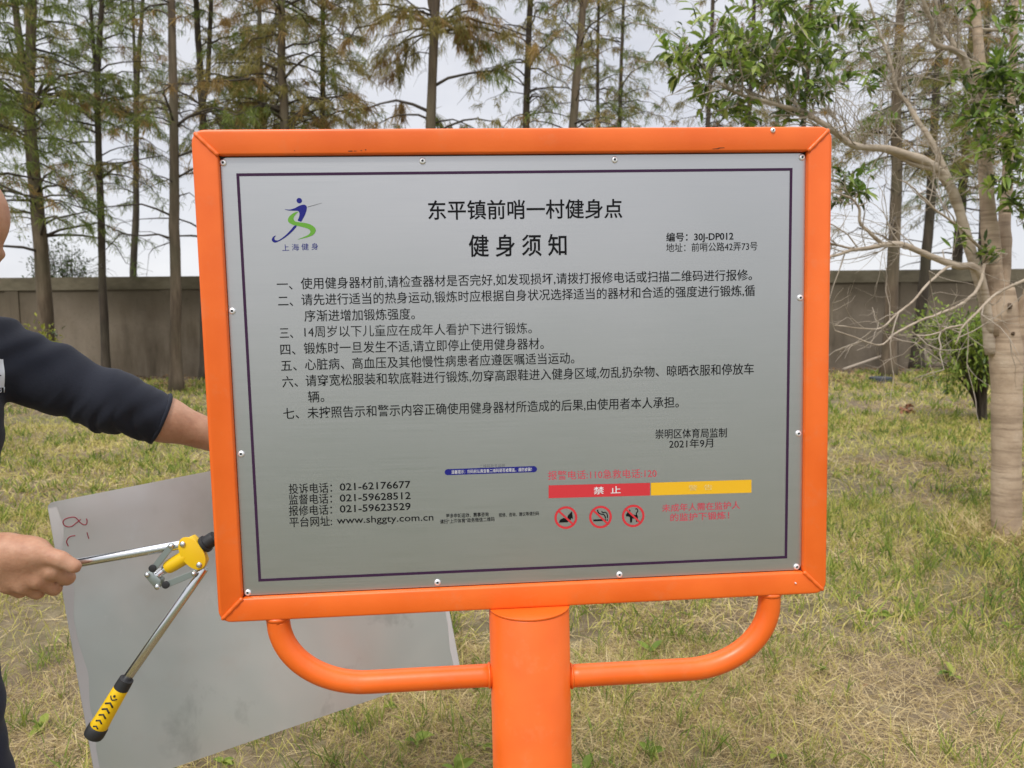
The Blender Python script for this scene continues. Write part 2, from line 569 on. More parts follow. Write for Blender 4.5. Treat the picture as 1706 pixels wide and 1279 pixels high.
# panel: rounded plate seated 8 mm behind the front of the frame
PWZ = .009
def rrect(u0, v0, u1, v1, r, n=6):
    return arc(u0 + r, v0 + r, r, 180, 270, n) + arc(u1 - r, v0 + r, r, 270, 360, n) + arc(u1 - r, v1 - r, r, 0, 90, n) + arc(u0 + r, v1 - r, r, 90, 180, n)
pu0, pv0, pu1, pv1 = .0395, .0405, .9600, .7278
V, F = slab([L3(u, v, PWZ) for u, v in rrect(pu0, pv0, pu1, pv1, .010)], (0, 1, 0), .0016)
panel = mesh('panel', V, F, M['panel'], board, world=False, sharp=30)
# flange the panel is riveted to, and the board's closed back
fl = [slab([L3(u, v, PWZ + .0022) for u, v in ((i0 - .002, j0 - .002), (i1 + .002, j0 - .002), (i1 + .002, j1 + .002), (i0 - .002, j1 + .002))], (0, 1, 0), .012)]
mesh('backing', *join(fl), M['dark_hole'], board, world=False, smooth=False)

ZPR = PWZ - .0005      # print lies half a millimetre proud of the plate
def ribbon2(uv, width, w, closed=False):
    """flat stroke on the board"""
    uv = np.asarray(uv, float); n = len(uv)
    T = np.gradient(uv, axis=0) if not closed else np.roll(uv, -1, 0) - np.roll(uv, 1, 0)
    T /= np.linalg.norm(T, axis=1)[:, None] + 1e-12
    Nn = np.stack([-T[:, 1], T[:, 0]], 1)
    width = np.full(n, width) if np.isscalar(width) else np.asarray(width)
    A = uv + Nn * width[:, None] / 2; B = uv - Nn * width[:, None] / 2
    V = [L3(u, v, w) for u, v in A] + [L3(u, v, w) for u, v in B]
    F = [[i, (i + 1) % n, n + (i + 1) % n, n + i] for i in range(n if closed else n - 1)]
    return V, F
def poly2(uv, w):
    uv = [tuple(p) for p in uv]
    tri = tessellate_polygon([[Vector((u, v, 0)) for u, v in uv]])
    return [L3(u, v, w) for u, v in uv], [list(t) for t in tri]
def pr(name, geo, m, parent=None):
    return mesh(name, *geo, M[m], parent or panel, world=False, smooth=False)
def Q(px, py): return S2(px, py, ZPR)

# border line
ou = [Q(393.5, 288.5), Q(1320.5, 279.5), Q(1311.5, 930), Q(430.5, 968.8)]
bl = []
for k in range(4):
    a, b = np.array(ou[k]), np.array(ou[(k + 1) % 4]); d = (b - a) / np.linalg.norm(b - a); nrm = np.array([-d[1], d[0]]) * .0043
    e0 = 0 if k % 2 == 0 else .00435
    q = [a + d * e0, b - d * e0, b - d * e0 + nrm, a + d * e0 + nrm]
    bl.append(([L3(*p, ZPR) for p in q], [[0, 1, 2, 3]]))
pr('border_line', join(bl), 'print_purple')

# writing
def text(s, p0, p1, hpx, m='print_black', bold=0.0, w=None, name='text_line'):
    """p0, p1: middle of the line's left and right ends in the photograph; hpx: height of a Chinese character there"""
    w = ZPR if w is None else w
    a, b = np.array(S2(*p0, w)), np.array(S2(*p1, w))
    hgt = np.linalg.norm(np.array(S2(p0[0], p0[1] + hpx, w)) - a)
    cu = bpy.data.curves.new('t', 'FONT')
    cu.body = s; cu.size = 1.0; cu.resolution_u = 3; cu.offset = bold; cu.fill_mode = 'FRONT'
    o = bpy.data.objects.new('t', cu)
    COL.objects.link(o)
    dg = bpy.context.evaluated_depsgraph_get(); dg.update()
    me = bpy.data.meshes.new_from_object(o.evaluated_get(dg))
    V = np.array([v.co[:] for v in me.vertices]); F = [list(p.vertices) for p in me.polygons]
    bpy.data.objects.remove(o); bpy.data.curves.remove(cu); bpy.data.meshes.remove(me)
    x0, x1 = V[:, 0].min(), V[:, 0].max()
    d = (b - a); Ln = np.linalg.norm(d); d /= Ln; up = np.array([d[1], -d[0]])
    cjk = any(ord(c) > 0x2fff for c in s)
    mid = .38 if cjk else .36
    ky = hgt / (.90 if cjk else .74)
    uv = a + np.outer((V[:, 0] - x0) / (x1 - x0) * Ln, d) + np.outer((V[:, 1] - mid) * ky, up)
    return pr(name, ([L3(u, v, w) for u, v in uv], F), m)

text('东平镇前哨一村健身点', (713, 350), (1037, 347), 31, bold=.012, name='title_text')
text('健 身 须 知', (781, 409.5), (944, 407.5), 35, bold=.014, name='title_text')
text('编号：30J-DP012', (1110, 395), (1222, 392.5), 14.5, bold=.014)
text('地址：前哨公路42弄73号', (1110, 412.5), (1262, 409.5), 14.5)
BD = .004
body = [
    ('一、', (461, 473.5), (487, 473), '使用健身器材前,请检查器材是否完好,如发现损坏,请拨打报修电话或扫描二维码进行报修。', (501, 472), (1253, 457.5)),
    ('二、', (463, 501), (488, 500.5), '请先进行适当的热身运动,锻炼时应根据自身状况选择适当的器材和合适的强度进行锻炼,循', (502, 499), (1258, 483.5)),
    ('', 0, 0, '序渐进增加锻炼强度。', (507, 526), (691, 522.5)),
    ('三、', (466, 554.5), (488, 554), '14周岁以下儿童应在成年人看护下进行锻炼。', (507, 552.5), (886, 546)),
    ('四、', (467, 582), (492, 581.5), '锻炼时一旦发生不适,请立即停止使用健身器材。', (506, 580), (906, 572)),
    ('五、', (468, 609), (494, 608), '心脏病、高血压及其他慢性病患者应遵医嘱适当运动。', (508, 607), (957, 596)),
    ('六、', (470, 636), (496, 635), '请穿宽松服装和软底鞋进行锻炼,勿穿高跟鞋进入健身区域,勿乱扔杂物、晾晒衣服和停放车', (509, 634), (1256, 614)),
    ('', 0, 0, '辆。', (513, 661), (540, 660)),
    ('七、', (472, 689), (498, 688), '未按照告示和警示内容正确使用健身器材所造成的后果,由使用者本人承担。', (512, 687.5), (1131, 669.5)),
]
for num, n0, n1, s, p0, p1 in body:
    if num: text(num, n0, n1, 18.5, bold=BD, name='item_number')
    text(s, p0, p1, 18.8, bold=0 if '4' in s else BD)
text('崇明区体育局监制', (1092, 723), (1211, 720.5), 15.5, bold=BD)
text('2021年9月', (1115, 739.5), (1188, 737.5), 15, bold=BD)
for s, y0, y1, n, ny0, ny1 in (('投诉电话：', 814.5, 812, '021-62176677', 811, 806.5), ('监督电话：', 832.5, 830, '021-59628512', 829.5, 825),
                               ('报修电话：', 851, 848.5, '021-59623529', 847.5, 843)):
    text(s, (481, y0), (553, y1), 16.5, bold=BD)
    text(n, (566, ny0), (684, ny1), 12.5, bold=.010)
text('平台网址:', (482, 870), (553, 867.5), 16.5, bold=BD)
text('www.shggty.com.cn', (561, 866.5), (722, 861), 12.0, bold=.006)
text('二维码批号说明', (799, 776.5), (841, 775.5), 5.5, 'print_grey')
bn = [Q(x, y) for x, y in [(745, 781.5), (890, 776.3), (893.5, 778), (895, 781.5), (893.5, 785), (890, 786.4), (745, 791.4), (742, 790), (740.5, 786.5), (742, 783)]]
pr('blue_banner', poly2(bn, ZPR), 'print_blue')
text('温馨提示：扫码前认真查看二维码是否被覆盖，谨防被骗！', (752, 786.3), (886, 781.5), 6, 'print_white', w=ZPR - .0004)
text('更多申城运动、赛事咨询', (743, 859.5), (814, 856.5), 7, bold=.01)
text('请扫“上海体育”政务微信二维码', (733, 869), (824, 864.5), 7, bold=.01)
text('报修、咨询、建议等请扫码', (831, 858), (898, 855), 6.5, bold=.008)
text('报警电话:110急救电话:120', (913, 792), (1094, 788), 14.5, 'print_pink', bold=BD)
pr('red_band', poly2([Q(914, 808.5), Q(1083, 804.2), Q(1083, 825.3), Q(914, 829.8)], ZPR), 'print_red')
pr('yellow_band', poly2([Q(1084.5, 804.1), Q(1252, 799), Q(1252, 820.5), Q(1084.5, 825.3)], ZPR), 'print_yellow')
text('禁  止', (989, 817.3), (1034, 815.6), 12, 'print_white', w=ZPR - .0004, bold=.01)
text('警  告', (1147, 812.6), (1187, 811.2), 9, 'print_cream', w=ZPR - .0004)
text('未成年人需在监护人', (1103, 846.5), (1233, 841), 12.5, 'print_pink', bold=.008)
text('的监护下锻炼！', (1117, 862), (1215, 858), 12.5, 'print_pink', bold=.008)

# emblem of the running figure
def LG(pts, per=5): return catmull([Q(430 + x / 10.657, 310 + y / 10.657) for x, y in pts], per, True)
em = []
cc = np.array(Q(430 + 730 / 10.657, 310 + 255 / 10.657)); er = np.linalg.norm(np.array(Q(430 + 778 / 10.657, 310 + 255 / 10.657)) - cc)
em.append(poly2([(cc[0] + er * math.cos(a), cc[1] + er * math.sin(a)) for a in np.linspace(0, 6.28, 24, endpoint=False)], ZPR))
em.append(poly2(LG([(470, 408), (560, 414), (650, 388), (740, 342), (815, 326), (858, 352), (862, 410), (835, 500), (790, 585), (766, 625), (735, 622), (704, 606), (722, 560), (735, 500), (722, 450), (690, 436), (620, 434), (530, 428)]), ZPR))
em.append(poly2(LG([(640, 704), (684, 708), (610, 800), (500, 895), (400, 960), (350, 985), (290, 1000), (248, 970), (244, 935), (270, 895), (316, 876), (290, 912), (298, 952), (345, 962), (395, 938), (480, 875), (570, 785)]), ZPR))
pr('emblem_figure', join(em), 'print_blue')
gr_ = [poly2(LG([(712, 456), (660, 505), (628, 570), (650, 618), (720, 638), (850, 655), (950, 690), (1015, 750), (1018, 800), (985, 855), (910, 895), (800, 925), (700, 945), (780, 912), (880, 868), (925, 820), (915, 775), (860, 745), (740, 712), (620, 685), (545, 640), (530, 590), (560, 530), (640, 470)]), ZPR)]
pr('emblem_sash', join(gr_), 'print_green')
sw_ = [Q(430 + x / 10.657, 310 + y / 10.657) for x, y in ((880, 368), (1000, 335), (1130, 298))]
pr('emblem_stroke', ribbon2(sw_, [.0008, .0008, .0004], ZPR), 'print_grey')
text('上 海 健 身', (470, 412.5), (530, 410), 11, 'print_blue', name='emblem_text')

# prohibition pictograms
def picto(cx, cy, dark):
    c = np.array(Q(cx, cy)); r = .0187
    ring = [(c[0] + r * .91 * math.cos(a), c[1] + r * .91 * math.sin(a)) for a in np.linspace(0, 2 * math.pi, 40, endpoint=False)]
    def K(x, y): return (c[0] + x * r, c[1] + y * r)
    pr('prohibition_symbol', join([poly2([K(*p) for p in d], ZPR) for d in dark]), 'print_black')
    pr('prohibition_ring', join([ribbon2(ring, r * .2, ZPR, True), ribbon2([K(-.62, -.62), K(.62, .62)], r * .17, ZPR - .0004)]), 'print_red')
picto(942.8, 862.2, [[(.55, -.55), (.62, .15), (.48, .05), (.42, .25), (.12, .05), (.2, -.2)],
                     [(-.62, .42), (-.5, .16), (-.2, .02), (.08, .14), (.22, .36), (.18, .42)]])
def strip(pts, wd_):
    pts = np.array(pts, float); T = np.gradient(pts, axis=0); T /= np.linalg.norm(T, axis=1)[:, None]; n_ = np.stack([-T[:, 1], T[:, 0]], 1) * wd_ / 2
    return [tuple(p) for p in pts + n_] + [tuple(p) for p in (pts - n_)[::-1]]
picto(1000.5, 861.2, [[(-.64, .2), (.2, .2), (.2, .36), (-.64, .36)], [(.38, .36), (.5, .36), (.5, .22), (.38, .22)], [(.56, .36), (.64, .36), (.64, .22), (.56, .22)],
                      strip(catmull([(-.26, -.66), (-.18, -.4), (.05, -.26), (.3, -.2), (.42, 0), (.44, .15)], 4), .1),
                      strip(catmull([(.1, -.5), (.25, -.38), (.45, -.4), (.6, -.2), (.62, .12)], 4), .09)])
picto(1055, 859.4, [[(-.66, -.12), (-.5, -.34), (-.36, -.3), (-.3, -.18), (.3, -.06), (.42, .06), (.4, .5), (.26, .56), (.24, .26), (-.08, .22), (-.12, .58), (-.28, .58), (-.3, .1), (-.46, .02), (-.62, .02)],
                    strip(catmull([(.36, 0), (.28, -.2), (.42, -.42), (.34, -.62), (.2, -.6)], 4), .09), strip(catmull([(-.34, -.3), (-.28, -.5), (-.36, -.56)], 3), .07)])

# pop rivets
def rivet(px, py, r=.0052, w=PWZ, z=-.0012):
    u, v = S2(px, py, w)
    c = np.array(L3(u, v, w)); ax = np.array([0, -1., 0])
    rv = mesh('rivet', *lathe([(-.001, r), (.0009, r), (.0022, r * .8), (.0029, r * .46), (.0028, r * .40), (.0014, r * .34), (.0012, 0)], c, ax, 16), M['rivet'], board, world=False, sharp=50)
    mesh('rivet_hole', *lathe([(.0008, r * .36), (.0017, r * .33), (.0018, 0)], c, ax, 10), M['dark_hole'], rv, world=False)
for x, y in ((372, 271), (704, 268), (1024, 266), (1336, 262), (387, 518), (402, 756), (413, 987), (729, 970), (1032, 957), (1327, 944), (1330, 722), (1333, 496)):
    rivet(x, y)
rivet(1287.5, 217, .0040, 0.0)
rivet(1325, 971, .0016, 0.0)

# chipped paint spots
def chips(rng, spots):
    out_ = []
    for px, py, w_, h_ in spots:
        k = rng.integers(6, 9); th = np.sort(rng.uniform(0, 2 * math.pi, k))
        pts = [S2(px + w_ * math.cos(a) * rng.uniform(.5, 1.1), py + h_ * math.sin(a) * rng.uniform(.5, 1.1)) for a in th]
        out_.append(slab([L3(u, v, -.0003) for u, v in pts], (0, 1, 0), .0003))
    return join(out_)
rng = np.random.default_rng(4)
for c_ in [(584, 251.5, 5, .9), (592, 251.3, 3, .8), (602, 250.8, 2, .8), (609, 249.6, 1.6, 1.6), (491, 251, 1, 1.2), (1192, 247.5, 10, .9), (1202, 246.2, 6, .8)]:
    mesh('paint_chip', *chips(rng, [c_]), M['chip'], board, world=False, smooth=False)

# post, cap and the two bent stays
PR = .0668
post_c = np.array(L3(PU, 0, PW))
zt = pv - SH - .0035
def lp(u, v, w): return np.array(L3(u, v, w))
mesh('post', *lathe([(-.12, PR), (zt - .002, PR), (zt, PR - .002), (zt, 0)], np.array([0, 0, 0.]), (0, 0, 1), 64), M['orange'], board, world=False, sharp=50)
mesh('post_cap', *lathe([(zt + .0006, PR - .003), (zt + .0006, PR + .0006), (zt + .0028, PR + .0008), (zt + .0034, PR - .001), (zt + .0034, 0)], np.array([0, 0, 0.]), (0, 0, 1), 64), M['orange'], board, world=False, sharp=40)
def stay(u_top, v_hor_post, side):
    ux = u_top; wz = PW
    r = .105
    vb = v_hor_post
    pts = [(ux, SH - .004), (ux, SH + .006), (ux, vb - r * 1.06)]
    for a in np.linspace(8, 82, 9):
        pts.append((ux + side * r * 1.35 * (1 - math.cos(R_(a))), vb - r * 1.06 + r * 1.06 * math.sin(R_(a))))
    for t in (.0, .25, .6, 1.0):
        x0_ = ux + side * r * 1.35; pts.append((x0_ + (PU - side * (PR - .006) - x0_) * t, vb))
    pp = catmull([L3(u, v, wz) for u, v in pts], 3)
    s = mesh('support_stay', *tube(pp, .0186, 24), M['orange'], board, world=False)
    a = np.array(L3(PU - side * (PR - .001), vb, wz))
    mesh('weld_collar', *tube([a + np.array([side * .002, 0, 0]) * -1, a + np.array([-side * .004, 0, 0]), a + np.array([-side * .006, 0, 0])], [.0215, .021, .0188], 24), M['orange'], s, world=False)
    t = np.array(L3(ux, SH, wz))
    mesh('weld_collar', *tube([t + np.array([0, 0, .001]), t + np.array([0, 0, -.003]), t + np.array([0, 0, -.006])], [.0208, .0205, .0188], 24), M['orange'], s, world=False)
stay(.0885, .888, 1)
stay(.9095, .897, -1)

# ------------------------------------------------------------------ solid figures from blended distance fields
class Field:
    def __init__(s, lo, hi, h):
        s.h = h
        s.ax = [np.arange(lo[i], hi[i] + h, h, dtype=np.float32) for i in range(3)]
        s.v = np.full([len(a) for a in s.ax], 1.0, np.float32)
    def _box(s, lo, hi):
        sl, cs = [], []
        for i in range(3):
            a = max(0, int(np.searchsorted(s.ax[i], lo[i])) - 1); b = min(len(s.ax[i]), int(np.searchsorted(s.ax[i], hi[i])) + 1)
            sl.append(slice(a, max(a, b))); cs.append(s.ax[i][a:max(a, b)])
        return tuple(sl), cs
    def apply(s, lo, hi, fn, k=.01, op='u'):
        mrg = max(k * 1.6, 4 * s.h)
        sl, (x, y, z) = s._box([c - mrg for c in lo], [c + mrg for c in hi])
        if min(len(x), len(y), len(z)) == 0: return
        d = fn(x[:, None, None], y[None, :, None], z[None, None, :])
        a = s.v[sl]
        if op == 'u':
            hh = np.maximum(k - np.abs(a - d), 0) / max(k, 1e-6)
            s.v[sl] = np.minimum(a, d) - hh * hh * k * .25
        else:
            d = -d
            hh = np.maximum(k - np.abs(a - d), 0) / max(k, 1e-6)
            s.v[sl] = np.maximum(a, d) + hh * hh * k * .25
    def cap(s, a, b, r1, r2, k=.01, op='u'):
        a, b = np.asarray(a, float), np.asarray(b, float); r = max(r1, r2)
        ba = b - a; bb = float(ba @ ba) + 1e-12
        def fn(x, y, z):
            px, py, pz = x - a[0], y - a[1], z - a[2]
            t = np.clip((px * ba[0] + py * ba[1] + pz * ba[2]) / bb, 0, 1)
            return (np.sqrt((px - t * ba[0]) ** 2 + (py - t * ba[1]) ** 2 + (pz - t * ba[2]) ** 2) - (r1 + (r2 - r1) * t)).astype(np.float32)
        s.apply(np.minimum(a, b) - r, np.maximum(a, b) + r, fn, k, op)
    def chain(s, pts, rad, k=.008):
        for i in range(len(pts) - 1): s.cap(pts[i], pts[i + 1], rad[i], rad[i + 1], k)
    def ell(s, c, r, axes=None, k=.01, op='u'):
        c = np.asarray(c, float); A = np.eye(3) if axes is None else np.asarray(axes, float); m = max(r)
        def fn(x, y, z):
            px, py, pz = x - c[0], y - c[1], z - c[2]
            q = [(px * A[i, 0] + py * A[i, 1] + pz * A[i, 2]) for i in range(3)]
            k0 = np.sqrt(sum((q[i] / r[i]) ** 2 for i in range(3))); k1 = np.sqrt(sum((q[i] / r[i] ** 2) ** 2 for i in range(3))) + 1e-9
            return (k0 * (k0 - 1) / k1).astype(np.float32)
        s.apply(c - m, c + m, fn, k, op)
    def half(s, p, n, k=.002, lo=None, hi=None):
        """cut away what lies on the n side of the plane through p (inside lo..hi)"""
        p, n = np.asarray(p, float), np.asarray(n, float); n = n / np.linalg.norm(n)
        lo = [a[0] for a in s.ax] if lo is None else lo; hi = [a[-1] for a in s.ax] if hi is None else hi
        sl, (x, y, z) = s._box(lo, hi)
        x, y, z = x[:, None, None], y[None, :, None], z[None, None, :]
        d = (x - p[0]) * n[0] + (y - p[1]) * n[1] + (z - p[2]) * n[2]
        s.v[sl] = np.maximum(s.v[sl], d.astype(np.float32))
    def wobble(s, fn):
        m = np.abs(s.v) < .03
        i, j, k = np.nonzero(m)
        s.v[m] += fn(s.ax[0][i], s.ax[1][j], s.ax[2][k]).astype(np.float32)
    def surface(s):
        v = s.v; neg = v < 0
        c = np.zeros([d - 1 for d in v.shape], np.int8)
        for dx in (0, 1):
            for dy in (0, 1):
                for dz in (0, 1):
                    c += neg[dx:v.shape[0] - 1 + dx, dy:v.shape[1] - 1 + dy, dz:v.shape[2] - 1 + dz]
        act = (c > 0) & (c < 8)
        I = np.argwhere(act)
        idx = np.full(c.shape, -1, np.int32); idx[act] = np.arange(len(I))
        corner = np.array([[a, b, d] for a in (0, 1) for b in (0, 1) for d in (0, 1)])
        val = np.stack([v[I[:, 0] + q[0], I[:, 1] + q[1], I[:, 2] + q[2]] for q in corner], 1)
        acc = np.zeros((len(I), 3)); cnt = np.zeros(len(I))
        for a in range(8):
            for b in range(a + 1, 8):
                if np.abs(corner[a] - corner[b]).sum() != 1: continue
                cr = (val[:, a] < 0) != (val[:, b] < 0)
                t = np.where(cr, val[:, a] / (val[:, a] - val[:, b] + 1e-20), 0)
                p = corner[a] + t[:, None] * (corner[b] - corner[a])
                acc[cr] += p[cr]; cnt += cr
        pos = I + acc / cnt[:, None]
        V = np.stack([s.ax[i][0] + pos[:, i] * s.h for i in range(3)], 1)
        F = []
        for axis in range(3):
            u, w = (axis + 1) % 3, (axis + 2) % 3
            sl0 = [slice(None)] * 3; sl1 = [slice(None)] * 3
            sl0[axis] = slice(0, -1); sl1[axis] = slice(1, None)
            n0, n1 = neg[tuple(sl0)], neg[tuple(sl1)]
            E = np.argwhere(n0 != n1)
            E = E[(E[:, u] > 0) & (E[:, w] > 0) & (E[:, u] < v.shape[u] - 1) & (E[:, w] < v.shape[w] - 1)]
            flip = n0[E[:, 0], E[:, 1], E[:, 2]]
            def cell(du, dw):
                q = E.copy(); q[:, u] += du; q[:, w] += dw
                return idx[q[:, 0], q[:, 1], q[:, 2]]
            q = np.stack([cell(-1, -1), cell(0, -1), cell(0, 0), cell(-1, 0)], 1)
            q[~flip] = q[~flip][:, ::-1]
            F.append(q[(q >= 0).all(1)])
        return V, np.vstack(F)

def field_mesh(name, f, m, parent, relax=2, sharp=None):
    V, F = f.surface()
    # two rounds of neighbour averaging take the grid out of the surface
    a = F.ravel(); b = np.roll(F, -1, 1).ravel()
    for it in range(relax):
        S_ = np.zeros_like(V); n_ = np.zeros(len(V))
        for p, q in ((a, b), (b, a)):
            for i in range(3): S_[:, i] += np.bincount(p, V[q, i], len(V))
            n_ += np.bincount(p, minlength=len(V))
        V = V * .5 + .5 * S_ / np.maximum(n_, 1)[:, None]
    return mesh(name, V, F.tolist(), m, parent)

# ------------------------------------------------------------------ hand riveter
TD = 1.268
def T(px, py, dz=0.0): return P(px, py, TD + dz)
tool = thing('hand_riveter', 'yellow and chrome two handled hand riveter held at the left side of the orange frame', 'riveter', loc=T(318, 922))
def rod(p0, p1, r, m, name, par=None, dz=0.0, n=16):
    a, b = T(*p0, dz), T(*p1, dz)
    return mesh(name, *lathe([(0, r * .92), (.0008, r), (np.linalg.norm(b - a) - .0008, r), (np.linalg.norm(b - a), r * .92)], a, b - a, n), M[m], par or tool, sharp=40)
arm1 = rod((70, 948), (309, 906), .0076, 'chrome', 'upper_arm')
arm2 = rod((341, 946), (211, 1131), .0076, 'chrome', 'lower_arm')
def grip(p0, p1, par, marks=False):
    """collar at p0, end cap at p1"""
    a, b = T(*p0), T(*p1); ax = b - a; Ln = np.linalg.norm(ax); ax /= Ln
    mesh('grip_collar', *lathe([(-.001, .009), (.0, .0118), (.018, .0125), (.0185, .011)], a, ax, 24), M['rubber'], par, sharp=40)
    g = mesh('grip_sleeve', *lathe([(.018, .0118), (.020, .0124), (.05, .0132), (.08, .0142), (Ln - .021, .0150), (Ln - .019, .0142)], a, ax, 28), M['tool_yellow'], par, sharp=40)
    mesh('grip_end_cap', *lathe([(Ln - .020, .0150), (Ln - .018, .0163), (Ln - .004, .0165), (Ln - .0008, .0155), (Ln, .012), (Ln, 0)], a, ax, 28), M['rubber'], par, sharp=40)
    if marks:
        side = np.cross(ax, CF); side /= np.linalg.norm(side)
        def on(s, q, r):   # point on the sleeve's near side: s along, q round it
            th = q / r
            return a + ax * s + (side * math.sin(th) - np.cross(side, ax) * math.cos(th) * (1 if np.dot(np.cross(side, ax), CF) > 0 else -1)) * (r + .0004)
        for k, s in enumerate((.040, .051, .062, .073, .084)):
            wv = (.0072, .0070, .0062, .0054, .0042)[k]
            r = .0128 + s * .014
            pts = [on(s + .0058 * wv / .0072, -wv, r), on(s, 0, r), on(s + .0058 * wv / .0072, wv, r)]
            pts = [pts[0] * (1 - t) + pts[1] * t for t in (0, .5, 1)] + [pts[1] * (1 - t) + pts[2] * t for t in (.5, 1)]
            mesh('grip_chevron', *tube(pts, .0014, 6), M['rubber'], par)
        r = .0128
        mesh('grip_dot', *tube([on(.0255, 0, r), on(.0285, 0, r)], .0017, 8), M['rubber'], par)
        mesh('grip_chevron', *tube([on(.0345 - .0045 * (abs(q) / .006) ** 1.5, q, r) for q in np.linspace(-.006, .006, 7)], .0010, 6), M['rubber'], par)
grip((211, 1131), (155, 1226), arm2, True)
rod((100, 943), (-30, 967), .0122, 'rubber', 'grip_sleeve', arm1)
# head: two elliptical cheek plates round a core, barrel, collar, nose
hc = (319.5, 922)
def ell_plate(dz, th, sc=1.0):
    ang = np.linspace(0, 2 * math.pi, 40, endpoint=False)
    ax_ = R_(56)       # long axis runs down to the right
    pts = []
    for t in ang:
        ex, ey = 30.5 * sc * math.cos(t), 18.5 * sc * math.sin(t)
        ex = ex if abs(math.cos(t)) < 2 else ex
        pts.append(T(hc[0] + ex * math.cos(ax_) - ey * math.sin(ax_), hc[1] + ex * math.sin(ax_) + ey * math.cos(ax_), dz))
    return bevel_mesh(*slab(pts, CF, th), .0008, 2)
mesh('cheek_plate', *ell_plate(-.0115, .0022), M['tool_yellow'], tool, sharp=40)
mesh('cheek_plate', *ell_plate(.0095, .0022), M['tool_yellow'], tool, sharp=40)
core = [T(x, y, -.009) for x, y in ((303, 900), (318, 893), (333, 908), (342, 935), (337, 947), (322, 945), (308, 930), (299, 912))]
mesh('head_core', *bevel_mesh(*slab(core, CF, .0185), .002, 2), M['tool_yellow'], tool, sharp=40)
a_, b_ = T(312, 926), T(278, 946)
mesh('barrel', *lathe([(0, .012), (.03, .0118), (np.linalg.norm(b_ - a_) - .003, .0112), (np.linalg.norm(b_ - a_), .0098)], a_, b_ - a_, 28), M['tool_yellow'], tool, sharp=40)
a_, b_ = T(281, 944), T(258, 960)
Ln = np.linalg.norm(b_ - a_)
mesh('threaded_collar', *lathe([(0, .0074), (Ln * .3, .0074), (Ln * .31, .0062)] + [(Ln * (.33 + .03 * i), .0062 + (.0008 if i % 2 else 0)) for i in range(14)] + [(Ln * .8, .0078), (Ln, .0078)], a_, b_ - a_, 20), M['chrome'], tool, sharp=30)
a_, b_ = T(339.5, 908), T(355, 897)
mesh('rubber_nose', *lathe([(0, .0142), (.002, .0148), (.006, .0146), (.0065, .0122), (np.linalg.norm(b_ - a_), .0118), (np.linalg.norm(b_ - a_) + .004, .011)], a_, b_ - a_, 24), M['rubber'], tool, sharp=40)
def pin(px, py, r, dz, m='chrome', par=None):
    mesh('pivot_pin', *lathe([(-.001, r), (.0012, r * .98), (.0028, r * .75), (.0036, r * .35), (.0037, 0)], T(px, py, dz), -CF, 16), M[m], par or tool)
pin(304.5, 906.5, .0052, -.0115); pin(332, 941, .0052, -.0115)
def link(p0, p1, dz, w=.0052):
    a, b = np.array(p0, float), np.array(p1, float); d = (b - a) / np.linalg.norm(b - a); n_ = np.array([-d[1], d[0]])
    k = w / TD * FPX
    pts = []
    for t in np.linspace(90, 270, 9): pts.append(a + k * (d * math.cos(R_(t)) + n_ * math.sin(R_(t))))
    for t in np.linspace(-90, 90, 9): pts.append(b + k * (d * math.cos(R_(t)) + n_ * math.sin(R_(t))))
    return mesh('link_plate', *bevel_mesh(*slab([T(*q, dz) for q in pts], CF, .0028), .0005, 1), M['zinc'], tool, sharp=40)
for dz in (-.0125, .0095):
    l1 = link((285, 909.5), (254.5, 948.5), dz); l2 = link((323, 955), (274, 975.5), dz)
pin(285, 909.5, .0042, -.0125); pin(323, 955.5, .0042, -.0125)
rod((254, 948), (254, 948.01), .004, 'zinc', 'spacer')
for x, y in ((254.5, 946.5), (276.5, 974)):
    mesh('link_bush', *lathe([(-.001, .0062), (.002, .0062), (.0024, .0052), (.0024, 0)], T(x, y, -.0125), -CF, 18), M['rubber'], tool, sharp=40)
yk = [T(x, y, -.008) for x, y in ((241, 955), (249, 950), (268, 966), (266, 978), (259, 982), (243, 963))]
mesh('yoke', *bevel_mesh(*slab(yk, CF, .016), .0012, 2), M['zinc'], tool, sharp=40)
pin(245.5, 957.5, .0044, -.0085); pin(262, 977.5, .0048, -.0085)

# ------------------------------------------------------------------ spare metal sheet
SHW = .87
ha = np.array([0.89723397, 0.42653235, 0.11419878]); hb = np.array([0.1425865, -0.08110355, -0.73309243])
ha /= np.linalg.norm(ha); hb = hb - ha * (hb @ ha); hb /= np.linalg.norm(hb)
hn = np.cross(ha, hb)                                   # away from the camera
HT = CO + np.array([-1.20045856, 1.91593856, -0.46347717]) * SHW
SHH = SHW * .751
def H3(u, v, w=0.0): return HT + ha * u + hb * v + hn * w
sheet = thing('metal_sheet', 'bare grey metal sheet with a red scribble, held tilted behind the notice board', 'metal sheet', loc=H3(SHW / 2, SHH))
def sheet_outline(jit):
    r = np.random.default_rng(9); pts = rrect(0, 0, SHW, SHH, .012, 5)
    return pts
V, F = slab([H3(u, v) for u, v in sheet_outline(0)], hn, .0016)
sh_ob = mesh('plate', V, F, M['sheet'], sheet, sharp=30)
